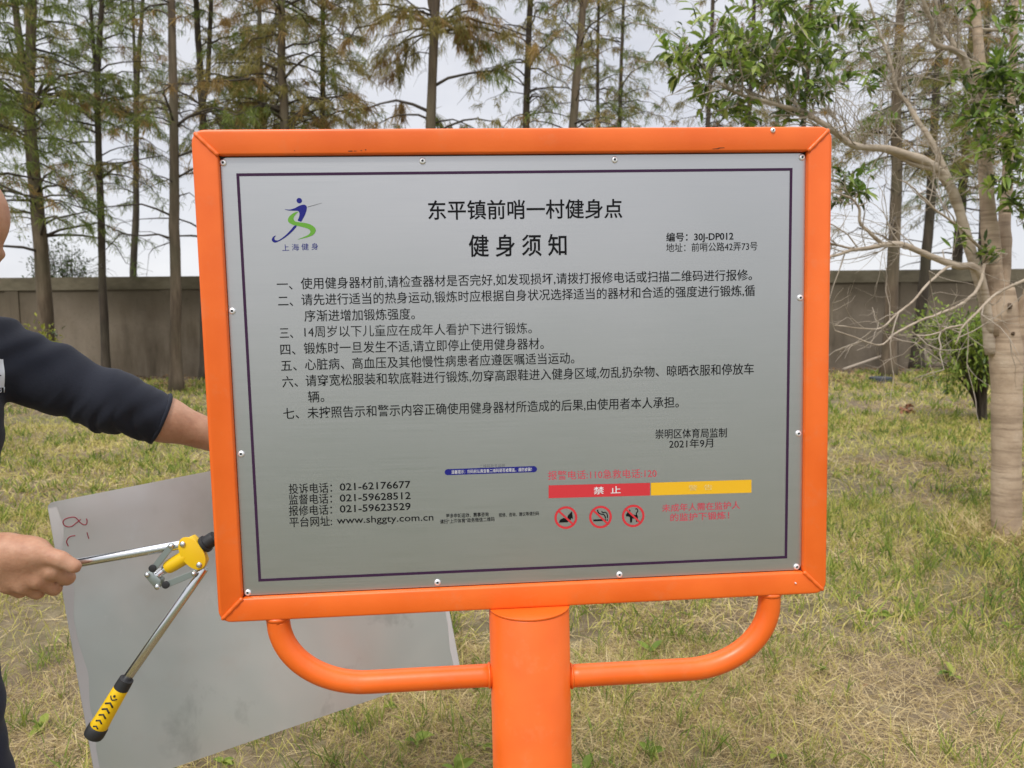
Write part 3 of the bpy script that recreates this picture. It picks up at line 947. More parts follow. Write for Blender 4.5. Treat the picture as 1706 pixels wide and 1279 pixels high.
# worn bare edge: irregular pale strips down both short sides
M['worn'] = mat('worn_edge', (.60, .58, .57), .65, .1)
def worn(u0, side, seed):
    r = np.random.default_rng(seed); vs = np.linspace(.012, SHH - .012, 40)
    wv = .011 + .010 * np.clip(np.interp(vs, np.linspace(0, SHH, 11), r.uniform(-.6, 1.4, 11)), 0, 2)
    V = [H3(u0, v, -.0004) for v in vs] + [H3(u0 + side * w_, v, -.0004) for v, w_ in zip(vs, wv)]
    n = len(vs); F = [[i, i + 1, n + i + 1, n + i] for i in range(n - 1)]
    return V, F
mesh('worn_edge', *worn(.0008, 1, 1), M['worn'], sheet, smooth=False)
mesh('worn_edge', *worn(SHW - .0008, -1, 2), M['worn'], sheet, smooth=False)
def HS(px, py):
    d = ray(px, py); k = ((HT - CO) @ hn) / (d @ hn); p = CO + d * k - HT
    return p @ ha, p @ hb
def scrib(crop, wpx=1.1):
    pts = catmull([HS(x / 8.0, 860 + y / 8.0) for x, y in crop], 5)
    return tube([H3(u, v, -.0004) for u, v in pts], .0011, 4)
M['marker'] = mat('red_marker', (.34, .022, .045), .6)
for s_ in ([(905, 20), (985, 10), (1035, 40), (1055, 70), (1110, 110), (1150, 105), (1160, 60), (1150, 30)],
           [(1075, 40), (1020, 85), (960, 130), (900, 138), (855, 115), (840, 75), (862, 40), (905, 22)],
           [(1005, 258), (945, 265), (905, 295), (888, 340), (900, 375), (912, 400)], [(1158, 212), (1172, 260), (1184, 298)]):
    mesh('red_scribble', *scrib(s_), M['marker'], sheet)

# ------------------------------------------------------------------ person
M['skin'] = mat('skin', (.50, .27, .17), .55, 0, Subsurface_Weight=.12, Subsurface_Scale=.01)
t_ = NT(M['skin']); nn = t_.noise(26, 5, .65); n2 = t_.noise(160, 4, .65)
t_.color(t_.ramp(nn, [(.3, (.38, .180, .105)), (.52, (.48, .255, .155)), (.75, (.54, .31, .205))]))
t_.bump(n2, .3, .003)
M['skin'].node_tree.nodes['Principled BSDF'].inputs['Subsurface Radius'].default_value = (1, .35, .2)
def cloth(name, c, sc=260):
    m = mat(name, c, .9, 0, Sheen_Weight=.05, Sheen_Roughness=.5)
    t = NT(m); n_ = t.noise(sc, 3); b_ = t.noise(4, 3)
    t.color(t.mix(t.ramp(b_, [(.3, (0, 0, 0)), (.75, (.5,) * 3)]), c, tuple(min(1, x * 1.5) for x in c)))
    t.bump(n_, .25, .002)
    return m
M['navy'] = cloth('navy_fabric', (.0058, .0080, .0165))
M['trousers'] = cloth('dark_blue_fabric', (.007, .009, .022))
M['hair'] = mat('black_hair', (.012, .011, .011), .5)
M['shoe'] = mat('dark_shoe', (.02, .02, .022), .5)
M['badge'] = mat('white_badge', (.62, .66, .70), .6)
M['eye'] = mat('eye_white', (.75, .73, .70), .25)
M['iris'] = mat('dark_iris', (.02, .012, .008), .2)

hd = np.array([.75, -.66, 0.]); hd /= np.linalg.norm(hd)      # the way the chest faces
lf = np.array([-hd[1], hd[0], 0.])                            # the person's left
UZ = np.array([0, 0, 1.])
bc = np.array([-1.125, 1.30, 0.])                             # between the feet
def B(f, l, z): return bc + hd * f + lf * l + UZ * z
per = thing('person', 'person in a navy pullover at the left edge, riveting the board and reaching behind it', 'person', loc=bc)

Ls = P(-12, 588, 1.44); Le = P(183, 668, 1.50); Lw = P(402, 742, 1.63)
Rs = B(.035, -.185, 1.435)
hw = T(-38, 918, -.012)                       # right wrist
mid_ = (Rs + hw) / 2
Re = mid_ + np.array([-.07, -.05, -.13])
neck0 = B(.070, 0, 1.495); head_c = None
# head frame: facing right, bowed
ff = np.array([.78, .25, -.55]); ff /= np.linalg.norm(ff)
fl_ = np.cross(UZ, ff); fl_ /= np.linalg.norm(fl_)
fu = np.cross(ff, fl_)
head_c = P(-103, 384, 1.30)
def Hd(f, l, u): return head_c + ff * f + fl_ * l + fu * u
HA = np.stack([ff, fl_, fu])

f = Field((-1.62, .80, -.01), (-.42, 1.92, 1.84), .0042)
# legs
for s in (-1, 1):
    hip, kn, an = B(-.065, .095 * s, .90), B(-.02, .11 * s, .49), B(-.03, .12 * s, .085)
    f.chain([hip, kn, an], [.068, .052, .038], .03)
    f.ell(B(-.06, .115 * s, .33), (.052, .05, .11), np.stack([hd, lf, UZ]), .03)
    f.chain([an, B(.05, .125 * s, .05), B(.15, .13 * s, .035)], [.04, .038, .028], .02)
# trunk
BA = np.stack([hd, lf, UZ])
f.ell(B(-.070, 0, .96), (.098, .140, .12), BA, .04)
f.ell(B(-.015, 0, 1.12), (.108, .145, .16), BA, .05)
f.ell(B(.052, 0, 1.31), (.125, .175, .19), BA, .05)
f.cap(B(.035, -.15, 1.43), B(.035, .15, 1.43), .055, .055, .05)
f.chain([neck0, head_c + fu * -.06 + ff * -.02], [.062, .056], .03)
# arms
f.chain([Rs, Re, hw], [.052, .041, .029], .03)
f.ell(Re * .7 + hw * .3, (.042, .042, .06), None, .03)
f.cap(B(.035, .15, 1.43), Ls, .055, .056, .04)
f.chain([Ls, Le, Le * .62 + Lw * .38, Lw], [.056, .043, .0405, .029], .03)
# head
f.ell(Hd(-.012, 0, .035), (.100, .077, .092), HA, .02)
f.ell(Hd(.030, 0, -.035), (.066, .064, .085), HA, .025)
f.ell(Hd(.058, 0, -.092), (.030, .036, .026), HA, .025)          # chin
f.cap(Hd(.082, -.040, .012), Hd(.082, .040, .012), .012, .012, .012)   # brow
f.cap(Hd(.088, 0, .002), Hd(.111, 0, -.032), .007, .0125, .012)   # nose
for s in (-1, 1):
    f.ell(Hd(.093, .034 * s, -.006), (.016, .017, .011), HA, .010, 'd')
    f.cap(Hd(.0905, .021 * s, .0015), Hd(.0865, .047 * s, .0005), .0055, .0045, .005)
    f.cap(Hd(.0880, .024 * s, -.0150), Hd(.0850, .044 * s, -.0150), .0045, .004, .005)
    f.ell(Hd(.101, .013 * s, -.034), (.011, .009, .008), HA, .008)
    f.ell(Hd(.066, .044 * s, -.032), (.024, .022, .024), HA, .02)  # cheek
    f.ell(Hd(-.008, .078 * s, -.008), (.020, .009, .032), HA, .006)
    f.ell(Hd(.000, .088 * s, -.006), (.010, .007, .017), HA, .004, 'd')
f.cap(Hd(.093, -.020, -.060), Hd(.093, .020, -.060), .0065, .0065, .006)
f.cap(Hd(.090, -.018, -.072), Hd(.090, .018, -.072), .0070, .0070, .006)
f.cap(Hd(.104, -.024, -.0662), Hd(.104, .024, -.0662), .003, .003, .003, 'd')
# right hand: fist round the upper arm's grip, back of the hand to the camera
def G(px, py, dz): return T(px, py, dz)
f.chain([hw, G(-5, 925, -.020)], [.029, .031], .03)
f.cap(G(-8, 928, -.016), G(52, 930, -.018), .030, .027, .02)      # back of the hand
f.cap(G(-2, 950, -.006), G(40, 958, -.010), .026, .022, .02)
f.ell(G(22, 922, -.018), (.044, .024, .024), None, .02)
kn = [G(88, 950, -.019), G(64, 966, -.018), G(38, 975, -.015), G(12, 976, -.011)]      # knuckles
pip = [G(112, 962, .002), G(90, 979, .004), G(62, 986, .006), G(34, 985, .008)]
dip = [G(104, 946, .021), G(82, 957, .023), G(57, 963, .024), G(30, 966, .024)]
tip = [G(88, 934, .017), G(66, 940, .019), G(42, 946, .019), G(18, 951, .019)]
palm0 = [G(30, 932, -.014), G(18, 938, -.013), G(6, 942, -.011), G(-8, 946, -.008)]
for i in range(4):
    r = (.0129, .0131, .0125, .0112)[i]
    f.cap(palm0[i], kn[i], .016, r + .0015, .012)
    f.chain([kn[i], pip[i], dip[i], tip[i]], [r + .001, r, r * .9, r * .8], .0035)
th = [G(8, 915, -.026), G(62, 921, -.030), G(100, 931, -.027), G(124, 943.5, -.021)]
f.cap(th[0], th[1], .024, .0175, .016)
f.chain(th[1:], [.0165, .0128, .0118], .006)
f.ell(G(52, 915, -.02), (.026, .02, .016), None, .016)
# left hand: gripping the sheet's top edge behind the board
wu, wv = HS(470, 770)
ge = H3(wu, 0)
f.chain([Lw, ge - ha * .03 + UZ * .035 - hn * .012], [.029, .031], .02)
f.cap(ge - ha * .015 + UZ * .028, ge + ha * .035 + UZ * .024, .022, .020, .015)
for i, q in enumerate((-.01, .014, .037, .058)):
    r = (.0105, .011, .0105, .0095)[i]
    k0 = ge + ha * (q + .01) + UZ * .030
    f.chain([k0, k0 + hn * .026 - UZ * .004, k0 + hn * .018 - UZ * .045, k0 + hn * .014 - UZ * .062], [r + .002, r, r * .92, r * .8], .004)
f.chain([ge - ha * .02 + UZ * .02 - hn * .012, ge + ha * .005 - hn * .020 - UZ * .004, ge + ha * .022 - hn * .013 - UZ * .034], [.017, .0125, .011], .006)
field_mesh('body', f, M['skin'], per, 2)
del f

# pullover
def fold(x, y, z):
    return .0030 * np.sin(58 * z + 24 * x + 5 * np.sin(17 * x)) * np.clip(np.sin(9 * x + 6 * z) + .35, 0, 1) + .0022 * np.sin(95 * x - 46 * z + 3 * np.sin(31 * z))
PLO, PHI = (-1.66, .80, .80), (-.42, 1.92, 1.62)
def sleeve_fold(x, y, z):
    d = (Lw - Ls) / np.linalg.norm(Lw - Ls)
    s = (x - Ls[0]) * d[0] + (y - Ls[1]) * d[1] + (z - Ls[2]) * d[2]
    wgt = np.exp(-((s - .25) / .10) ** 2)
    ph = s * 235 + 40 * (z - Ls[2]) + 2.6 * np.sin(z * 49) + 1.5 * np.sin(y * 40)
    q = (np.sin(ph) + .5 * np.sin(ph * 1.9 + 1.3)) * (.5 + .5 * np.sin(z * 41 + s * 23))
    w2 = np.exp(-((s - .05) / .07) ** 2)
    return -.0024 * wgt * q - .0026 * w2 * np.sin(70 * (s - .5 * (z - Ls[2])) + 3 * np.sin(z * 28)) - .0012 * np.sin(s * 58 + z * 37 + 2 * np.sin(s * 19))
g = Field(PLO, PHI, .0042)
g.ell(B(-.068, 0, .96), (.135, .178, .16), BA, .04)
g.ell(B(.004, 0, 1.13), (.138, .182, .19), BA, .05)
g.ell(B(.058, 0, 1.31), (.140, .192, .20), BA, .05)
g.cap(B(.035, -.15, 1.43), B(.035, .11, 1.44), .068, .064, .05)
g.cap(B(.050, .03, 1.505), B(.035, .14, 1.445), .056, .052, .04)
g.cap(B(.035, .13, 1.42), Ls, .066, .062, .05)
g.ell(neck0 + UZ * -.01, (.078, .078, .05), None, .03)
g.half(B(0, 0, .87), -UZ)
Lc = Le * .62 + Lw * .38
s1 = Field(PLO, PHI, .0042)
s1.chain([Ls, Ls * .5 + Le * .5, Le, Lc + (Lw - Le) * .24], [.061, .062, .056, .0510], .03)
d_ = Lw - Le
s1.half(Lc, d_ / np.linalg.norm(d_))
Rc = Re * .45 + hw * .55
s2 = Field(PLO, PHI, .0042)
s2.chain([Rs, Re, Rc + (hw - Re) * .2], [.066, .062, .054], .03)
s2.half(Rc, hw - Re)
for o_ in (s1, s2):
    hh = np.maximum(.04 - np.abs(g.v - o_.v), 0) / .04
    g.v = np.minimum(g.v, o_.v) - hh * hh * .01
g.wobble(lambda x, y, z: fold(x, y, z) * .5 + sleeve_fold(x, y, z))
pull = field_mesh('pullover', g, M['navy'], per, 1)
del g, s1, s2
# cuff of the pushed up sleeve
cp = (Lw - Le) / np.linalg.norm(Lw - Le)
ca, cb = frame_of(cp)
mesh('cuff', *tube([Lc - cp * .004 + (ca * math.cos(a) + cb * math.sin(a)) * .0505 for a in np.linspace(0, 2 * math.pi, 33)], .0042, 8, cap=False), M['navy'], per)
# collar rib
cv = [neck0 + UZ * .038 + (hd * math.cos(a) * .073 + lf * math.sin(a) * .074) + UZ * (-.014 * math.cos(a)) for a in np.linspace(0, 2 * math.pi, 25)]
mesh('collar', *tube(cv, .011, 10, cap=False), M['navy'], per)
# trousers
g = Field((-1.45, 1.0, .03), (-.70, 1.62, 1.0), .006)
g.ell(B(-.080, 0, .93), (.128, .166, .15), BA, .04)
for s in (-1, 1):
    g.chain([B(-.085, .088 * s, .88), B(-.012, .110 * s, .48), B(-.025, .122 * s, .07)], [.102, .080, .066], .03)
g.wobble(lambda x, y, z: .003 * np.sin(40 * z + 13 * x) + .002 * np.sin(90 * z - 30 * y))
g.half(B(0, 0, .06), -UZ); g.half(B(0, 0, .99), UZ)
field_mesh('trousers', g, M['trousers'], per, 1)
for s in (-1, 1):
    g = Field(B(.06, .125 * s, .05) - .2, B(.06, .125 * s, .05) + .2, .005)
    g.cap(B(-.03, .12 * s, .055), B(.17, .132 * s, .042), .048, .042, .02)
    g.cap(B(-.02, .12 * s, .055), B(-.01, .12 * s, .11), .05, .052, .02)
    g.half(B(0, 0, .002), -UZ); g.half(B(0, 0, .125), UZ)
    field_mesh('shoe', g, M['shoe'], per, 1)
# hair: a close cap over the crown
g = Field(head_c - .16, head_c + .16, .004)
g.ell(Hd(-.018, 0, .040), (.1035, .0825, .0965), HA, .01)
g.half(Hd(-.010, 0, .10), ff * 1.0 + fu * .22)
g.half(Hd(-.02, 0, -.030), -fu + ff * .30)
field_mesh('hair', g, M['hair'], per, 1)
for s in (-1, 1):
    g = Field(Hd(.083, .034 * s, -.006) - .03, Hd(.083, .034 * s, -.006) + .03, .002)
    g.ell(Hd(.0775, .034 * s, -.0065), (.0115, .0125, .0085), HA, .002)
    e_ = field_mesh('eye', g, M['eye'], per, 1)
    g = Field(Hd(.083, .034 * s, -.006) - .03, Hd(.083, .034 * s, -.006) + .03, .0016)
    g.ell(Hd(.0872, .034 * s, -.0070), (.003, .0055, .0055), HA, .001)
    field_mesh('iris', g, M['iris'], e_, 1)
# white badge and letters on the left chest, laid on the cloth
from mathutils.bvhtree import BVHTree
_bv = BVHTree.FromPolygons([Vector(v.co) + Vector(bc) for v in pull.data.vertices], [p.vertices[:] for p in pull.data.polygons])
def on_chest(l_, z_, lift=.0015):
    o = B(.6, l_, z_)
    h = _bv.ray_cast(Vector(o), Vector(-hd))
    return np.array(h[0]) + hd * lift if h[0] is not None else B(.15, l_, z_)
def px_of(p):
    q = np.asarray(p) - CO; d = q @ CF
    return CX + FPX * (q @ CR) / d, CY - FPX * (q @ CU) / d
bl_ = .02
for c_ in np.linspace(.02, .19, 35):
    if px_of(on_chest(c_, 1.415))[0] < 9: bl_ = c_
n_ = 9
V = [on_chest(bl_ - .052 + .052 * i / n_, 1.440 - .052 * j / n_ - .006 * i / n_) for j in range(n_ + 1) for i in range(n_ + 1)]
F = [[j * (n_ + 1) + i, j * (n_ + 1) + i + 1, (j + 1) * (n_ + 1) + i + 1, (j + 1) * (n_ + 1) + i] for j in range(n_) for i in range(n_)]
mesh('badge', V, F, M['badge'], per)
for k_, (a0, a1) in enumerate((((-.044, 1.428), (-.010, 1.426)), ((-.044, 1.418), (-.016, 1.416)), ((-.044, 1.408), (-.006, 1.405)))):
    mesh('badge_line', *tube([on_chest(bl_ + a0[0] + (a1[0] - a0[0]) * t, a0[1] + (a1[1] - a0[1]) * t, .002) for t in np.linspace(0, 1, 6)], .0012, 4), M['navy'], per)
def strokes(pts): return tube([on_chest(bl_ + a, b, .002) for a, b in pts], .0010, 4)
zb = 1.374
mesh('badge_letters', *join([strokes([(-.018, zb), (-.018, zb + .010)]), strokes([(-.011, zb), (-.011, zb + .010), (-.006, zb + .0095), (-.006, zb + .0055), (-.0105, zb + .005), (-.0055, zb + .0045), (-.0055, zb + .0005), (-.011, zb)]), strokes([(.000, zb - .001), (.000, zb + .009)])]), M['badge'], per)

# ------------------------------------------------------------------ trees along the wall
def blade_set(rng, base, direc, length, width, bend):
    """many narrow bent leaves at once; returns V (n*6), F"""
    n = len(base)
    direc = direc / (np.linalg.norm(direc, axis=1)[:, None] + 1e-9)
    rnd = rng.normal(size=(n, 3))
    side = np.cross(direc, rnd); side /= np.linalg.norm(side, axis=1)[:, None] + 1e-9
    w = side * (width / 2)[:, None]
    mid = base + direc * (length * .5)[:, None]
    tip = base + direc * (length)[:, None] + bend
    mid = mid + bend * .3
    V = np.stack([base - w * .4, base + w * .4, mid + w, mid - w, tip + w * .25, tip - w * .25], 1).reshape(-1, 3)
    i = np.arange(n)[:, None] * 6
    F = np.concatenate([i + np.array([[0, 1, 2, 3]]), i + np.array([[3, 2, 4, 5]])], 0)
    return V, F

def fast_mesh(name, V, F, mats, parent=None, midx=None, smooth=False):
    """quads only, straight from arrays"""
    V = np.asarray(V, np.float64)
    if parent is not None:
        V = V - np.array(root_matrix(parent).translation)
    me = bpy.data.meshes.new(name)
    me.vertices.add(len(V)); me.vertices.foreach_set('co', V.astype(np.float32).ravel())
    F = np.asarray(F, np.int32); nf, k = F.shape
    me.loops.add(nf * k); me.loops.foreach_set('vertex_index', F.ravel())
    me.polygons.add(nf); me.polygons.foreach_set('loop_start', np.arange(0, nf * k, k, dtype=np.int32))
    try: me.polygons.foreach_set('loop_total', np.full(nf, k, np.int32))
    except Exception: pass
    for m in mats: me.materials.append(m)
    if midx is not None: me.polygons.foreach_set('material_index', np.asarray(midx, np.int32))
    me.polygons.foreach_set('use_smooth', np.full(nf, smooth))
    me.update(calc_edges=True); me.validate()
    o = bpy.data.objects.new(name, me)
    COL.objects.link(o)
    if parent is not None: o.parent = parent
    return o

def interp_path(pts, n):
    pts = np.asarray(pts, float)
    s = np.concatenate([[0], np.cumsum(np.linalg.norm(np.diff(pts, axis=0), axis=1))])
    t = np.linspace(0, s[-1], n)
    return np.stack([np.interp(t, s, pts[:, i]) for i in range(3)], 1)

def redwood(label, Y, wpx, stems, seed, tint, dens=1.0, zlow=4.2, H=13.0, bark='bark_a', forks=(), spread=1.0, dead=5, clump=0.0):
    """stems: trunk line in photograph pixels, top first; it stands on the ground at depth Y"""
    rng = np.random.default_rng(seed)
    x_top, x_bot = stems[0][0], stems[-1][0]
    g0 = ground_at(x_bot, Y)
    t = thing('redwood_tree', label, 'tree', loc=g0, group='tall conifers along the wall')
    dist = float(g0 @ CF)
    R0 = wpx / FPX * dist / 2
    up = [PY(x, y, Y) for x, y in stems][::-1]
    pts = [g0 - UZ * .15] + [g0] + [p for p in up if p[2] > .4]
    d = pts[-1] - pts[-2]; d = d / d[2]
    if pts[-1][2] < H: pts.append(pts[-1] + d * (H - pts[-1][2]) + np.array([rng.normal(0, .15), rng.normal(0, .2), 0]))
    path = interp_path(pts, 30)
    wob = np.cumsum(rng.normal(0, .010, (30, 2)), 0); wob -= np.linspace(0, 1, 30)[:, None] * wob[-1]
    path[:, :2] += wob * (R0 / .12)
    zz = path[:, 2]
    def rad_at(z): return R0 * np.clip(1.12 - .058 * np.maximum(z, 0) * (13 / H), .16, 2) * (1 + .55 * np.exp(-np.maximum(z, 0) / .28))
    parts = [tube(path, rad_at(zz) * (1 + rng.normal(0, .025, 30)), 12)]
    lines = [path]
    for (jx, jy), (tx, ty) in forks:
        a, b = PY(jx, jy, Y), PY(tx, ty, Y)
        e = a + (b - a) * .25; e[:2] += (b - a)[:2] * .22
        dd = (b - e); dd /= dd[2]
        c = b + dd * max(0, H - 1 - b[2]) * .8
        pf = interp_path([a - UZ * .25, a, e, b, c], 18)
        parts.append(tube(pf, rad_at(pf[:, 2]) * .72, 10)); lines.append(pf)
    mesh('trunk', *join(parts), M[bark], t)
    # limbs and hanging sprays
    BV, BB, DD, LL, WW, BE, MI = [], [], [], [], [], [], []
    nb = int(64 * dens ** .75) + dead
    for b in range(nb):
        ln = lines[rng.integers(len(lines))]
        bare = b < dead
        z = rng.uniform(2.6, zlow + 1.5) if bare else zlow + (H - zlow) * rng.uniform(0, 1) ** 1.1
        k = int(np.argmin(np.abs(ln[:, 2] - z)))
        k2 = min(k + 1, len(ln) - 1)
        p0 = ln[k] + (ln[k2] - ln[k]) * rng.uniform(0, 1)
        az = rng.uniform(0, 2 * math.pi)
        o = np.array([math.cos(az), math.sin(az), 0])
        Lb = rng.uniform(.9, 2.5) * spread * (1.15 - .6 * z / H)
        rise = rng.uniform(.05, .95)
        sd = np.cross(o, UZ) * rng.normal(0, .18)
        bp = [p0 + Lb * (o * s + sd * s * s + UZ * (rise * s - (.55 + .3 * rise) * s * s)) for s in np.linspace(0, 1, 7)]
        for q_ in range(1, 7): bp[q_] = bp[q_] + rng.normal(0, .035 * Lb * q_ / 4, 3) * np.array([1, 1, .8])
        BV.append(tube(bp, np.linspace(max(.008, .013 * Lb * spread), .003, 7), 5))
        col = rng.choice(3, p=tint)
        for q in range(rng.integers(4, 8)):
            s = rng.uniform(.22, 1.0); i = int(s * 5.99); f_ = s * 6 - i
            c = bp[i] * (1 - f_) + bp[min(i + 1, 6)] * f_
            a2 = az + rng.choice([-1, 1]) * rng.uniform(.4, 1.3)
            L2 = rng.uniform(.25, .75) * spread * (1.1 - .4 * s)
            o2 = np.array([math.cos(a2), math.sin(a2), 0])
            tp = [c + L2 * (o2 * u + UZ * (rng.uniform(-.05, .2) * u - rng.uniform(.35, .8) * u * u)) for u in np.linspace(0, 1, 4)]
            BV.append(tube(tp, [.005, .004, .003, .002], 3, cap=False))
            if bare or rng.uniform() > dens * .92: continue
            ns = int(rng.integers(22, 46) * (1 + clump * rng.uniform(0, 2)))
            u = rng.uniform(.1, 1.05, ns) * 3
            iu = np.clip(u.astype(int), 0, 2); fu_ = (u - iu)[:, None]
            tpa = np.array(tp)
            bb = tpa[iu] * (1 - fu_) + tpa[iu + 1] * fu_ + rng.normal(0, .02, (ns, 3))
            dr = o2 * rng.uniform(-.3, .9, (ns, 1)) + rng.normal(0, .5, (ns, 3)) + np.array([0, 0, -.6 - .6 * clump])
            BB.append(bb); DD.append(dr)
            LL.append(rng.uniform(.07, .22, ns) * (1 + .5 * clump)); WW.append(rng.uniform(.008, .019, ns))
            be = rng.normal(0, .02, (ns, 3)); be[:, 2] -= .03; BE.append(be)
            MI.append(np.full(ns, col if rng.uniform() > .15 else rng.choice(3, p=tint)))
    mesh('limbs', *join(BV), M['twig'], t)
    if BB:
        V, F = blade_set(rng, np.vstack(BB), np.vstack(DD), np.concatenate(LL), np.concatenate(WW), np.vstack(BE))
        mi = np.concatenate(MI)
        fast_mesh('crown', V, F, [M['needle_green'], M['needle_olive'], M['needle_rust']], t, np.concatenate([mi, mi]))
    return t

GRN, OLV, RST, MIXT = (.8, .15, .05), (.2, .65, .15), (.05, .4, .55), (.45, .25, .30)
redwood('leftmost tall conifer, leaning, with dense green foliage low on its forked trunk', 18.2, 23, [(54, 0), (50, 160), (62, 380), (80, 600)], 11, (.78, .12, .10), 2.4, 3.2, forks=[((50, 170), (24, 0))], spread=1.15, dead=4)
redwood('bright green conifer whose feathery sprays hang in at the upper left edge', 13.0, 24, [(-75, 0), (-68, 300), (-60, 700)], 10, (.88, .08, .04), 2.6, 3.3, H=11.0, spread=1.05, dead=2)
redwood('slim conifer with its trunk forked above the left shoulder of the man', 18.8, 12.5, [(172, 0), (164, 160), (171, 460), (176, 600)], 12, (.6, .2, .2), 1.7, 4.6, bark='bark_b', forks=[((164, 165), (150, 0))], dead=8)
redwood('dark slim conifer behind the wall, forking in two high stems left of the board', 24.0, 12, [(238, 0), (226, 180), (224, 330), (221, 470)], 13, MIXT, .55, 5.2, bark='bark_b', forks=[((225, 185), (221, 0))], dead=8)
redwood('straight pale barked conifer with a peeling strip, closest to the left side of the board', 16.2, 17.5, [(285, 0), (289, 220), (291, 460), (296, 650)], 14, (.4, .3, .3), .45, 5.2, dead=12)
redwood('conifer forked in two stems rising behind the upper left corner of the board', 19.5, 15.5, [(328, 0), (333, 120), (339, 210), (342, 600)], 15, (.5, .3, .2), 1.3, 4.8, bark='bark_b', forks=[((338, 175), (352, 0))])
redwood('conifer thick with olive foliage above the left half of the board', 18.0, 19, [(470, 0), (472, 120), (476, 212), (484, 600)], 16, (.25, .6, .15), 2.6, 4.6, spread=1.25, clump=.3)
redwood('half hidden conifer just left of the olive leaved one, seen only through its foliage', 23.5, 14, [(432, 0), (436, 210), (440, 470)], 17, (.25, .5, .25), 1.8, 5.5, bark='bark_b', spread=1.1)
redwood('slim dark conifer right of the olive leaved one, above the board title', 19.5, 12.5, [(536, 0), (536, 212), (537, 600)], 18, (.45, .4, .15), 1.3, 4.8, bark='bark_b')
redwood('sturdy conifer with hanging yellow brown clumps, above the middle of the board', 17.2, 20.5, [(729, 0), (721, 110), (718, 212), (716, 620)], 19, (.10, .45, .45), 1.1, 4.6, forks=[((726, 40), (708, -70))], spread=1.25, clump=.8, dead=8)
redwood('dark conifer with sparse limbs, right of the one with brown clumps', 18.5, 15, [(884, 0), (880, 120), (878, 212), (877, 600)], 20, (.3, .45, .25), .75, 4.6, bark='bark_b', dead=10)
redwood('pale trunked conifer leaning right, above the right of the board title', 17.5, 17.5, [(972, 0), (963, 110), (955, 212), (942, 620)], 21, (.3, .5, .2), .7, 4.8, dead=8)
redwood('thin conifer nearest the right side of the pale leaning trunk', 23.0, 8.5, [(996, 0), (995, 210), (994, 470)], 22, (.4, .4, .2), 1.0, 5.0, bark='bark_b')
redwood('thin straight conifer, second to the right of the pale leaning trunk', 22.6, 9.5, [(1037, 0), (1034, 110), (1032, 212), (1030, 470)], 23, (.3, .5, .2), 1.0, 4.8, bark='bark_b', dead=8)
redwood('thin conifer rising through the left end of the broadleaf branch', 21.0, 11, [(1187, 0), (1183, 110), (1178, 212), (1170, 470)], 24, RST, .7, 5.0, bark='bark_b', dead=8)
redwood('slim conifer behind the leafy middle of the broadleaf branch', 22.0, 11.5, [(1258, 0), (1253, 120), (1248, 212), (1238, 470)], 25, RST, .9, 4.8, bark='bark_b', dead=7)
redwood('thin conifer above the upper right corner of the board', 23.5, 11, [(1351, 0), (1346, 110), (1340, 212), (1330, 470)], 26, OLV, 1.1, 4.8, bark='bark_b', dead=7)
redwood('sturdy conifer with a dark cover on the grass at its foot', 18.0, 20, [(1503, 0), (1495, 200), (1489, 400), (1478, 625)], 27, (.35, .4, .25), 1.0, 4.6, dead=12)
redwood('reddish brown conifer at the wall beside the one with the cover', 20.4, 16.5, [(1563, 0), (1551, 200), (1541, 400), (1527, 608)], 28, OLV, 1.1, 4.6, bark='bark_b', dead=8)
redwood('dark conifer behind the wall, seen through limbs of the broadleaf tree', 24.0, 16, [(1622, 0), (1610, 200), (1600, 330), (1592, 470)], 29, (.3, .5, .2), 1.2, 4.6, bark='bark_b', dead=6)
redwood('conifer half hidden by the trunk of the pale broadleaf tree', 23.0, 17, [(1646, 0), (1644, 200), (1641, 470)], 30, MIXT, 1.2, 4.6, bark='bark_b', dead=5)

# ------------------------------------------------------------------ pale broadleaf tree at the right
def leaf_mesh(rng, base, direc, length, width, droop):
    n = len(base)
    direc = direc / (np.linalg.norm(direc, axis=1)[:, None] + 1e-9)
    side = np.cross(direc, rng.normal(0, .35, (n, 3)) + UZ); side /= np.linalg.norm(side, axis=1)[:, None] + 1e-9
    nrm = np.cross(side, direc)
    Ln, w = length[:, None], (width / 2)[:, None]
    dn = -UZ * (droop[:, None]) * Ln
    c1 = base + direc * Ln * .33 + dn * .1; c2 = base + direc * Ln * .70 + dn * .45; tp = base + direc * Ln + dn
    k = nrm * w * .35
    V = np.stack([base, c1 + side * w * .9 + k, c1, c1 - side * w * .9 + k, c2 + side * w * .75 + k, c2, c2 - side * w * .75 + k, tp], 1).reshape(-1, 3)
    i = np.arange(n)[:, None] * 8
    T3 = [[0, 1, 2], [0, 2, 3], [1, 4, 5], [1, 5, 2], [2, 5, 6], [2, 6, 3], [4, 7, 5], [5, 7, 6]]
    F = np.concatenate([i + np.array([q]) for q in T3], 0)
    return V, F

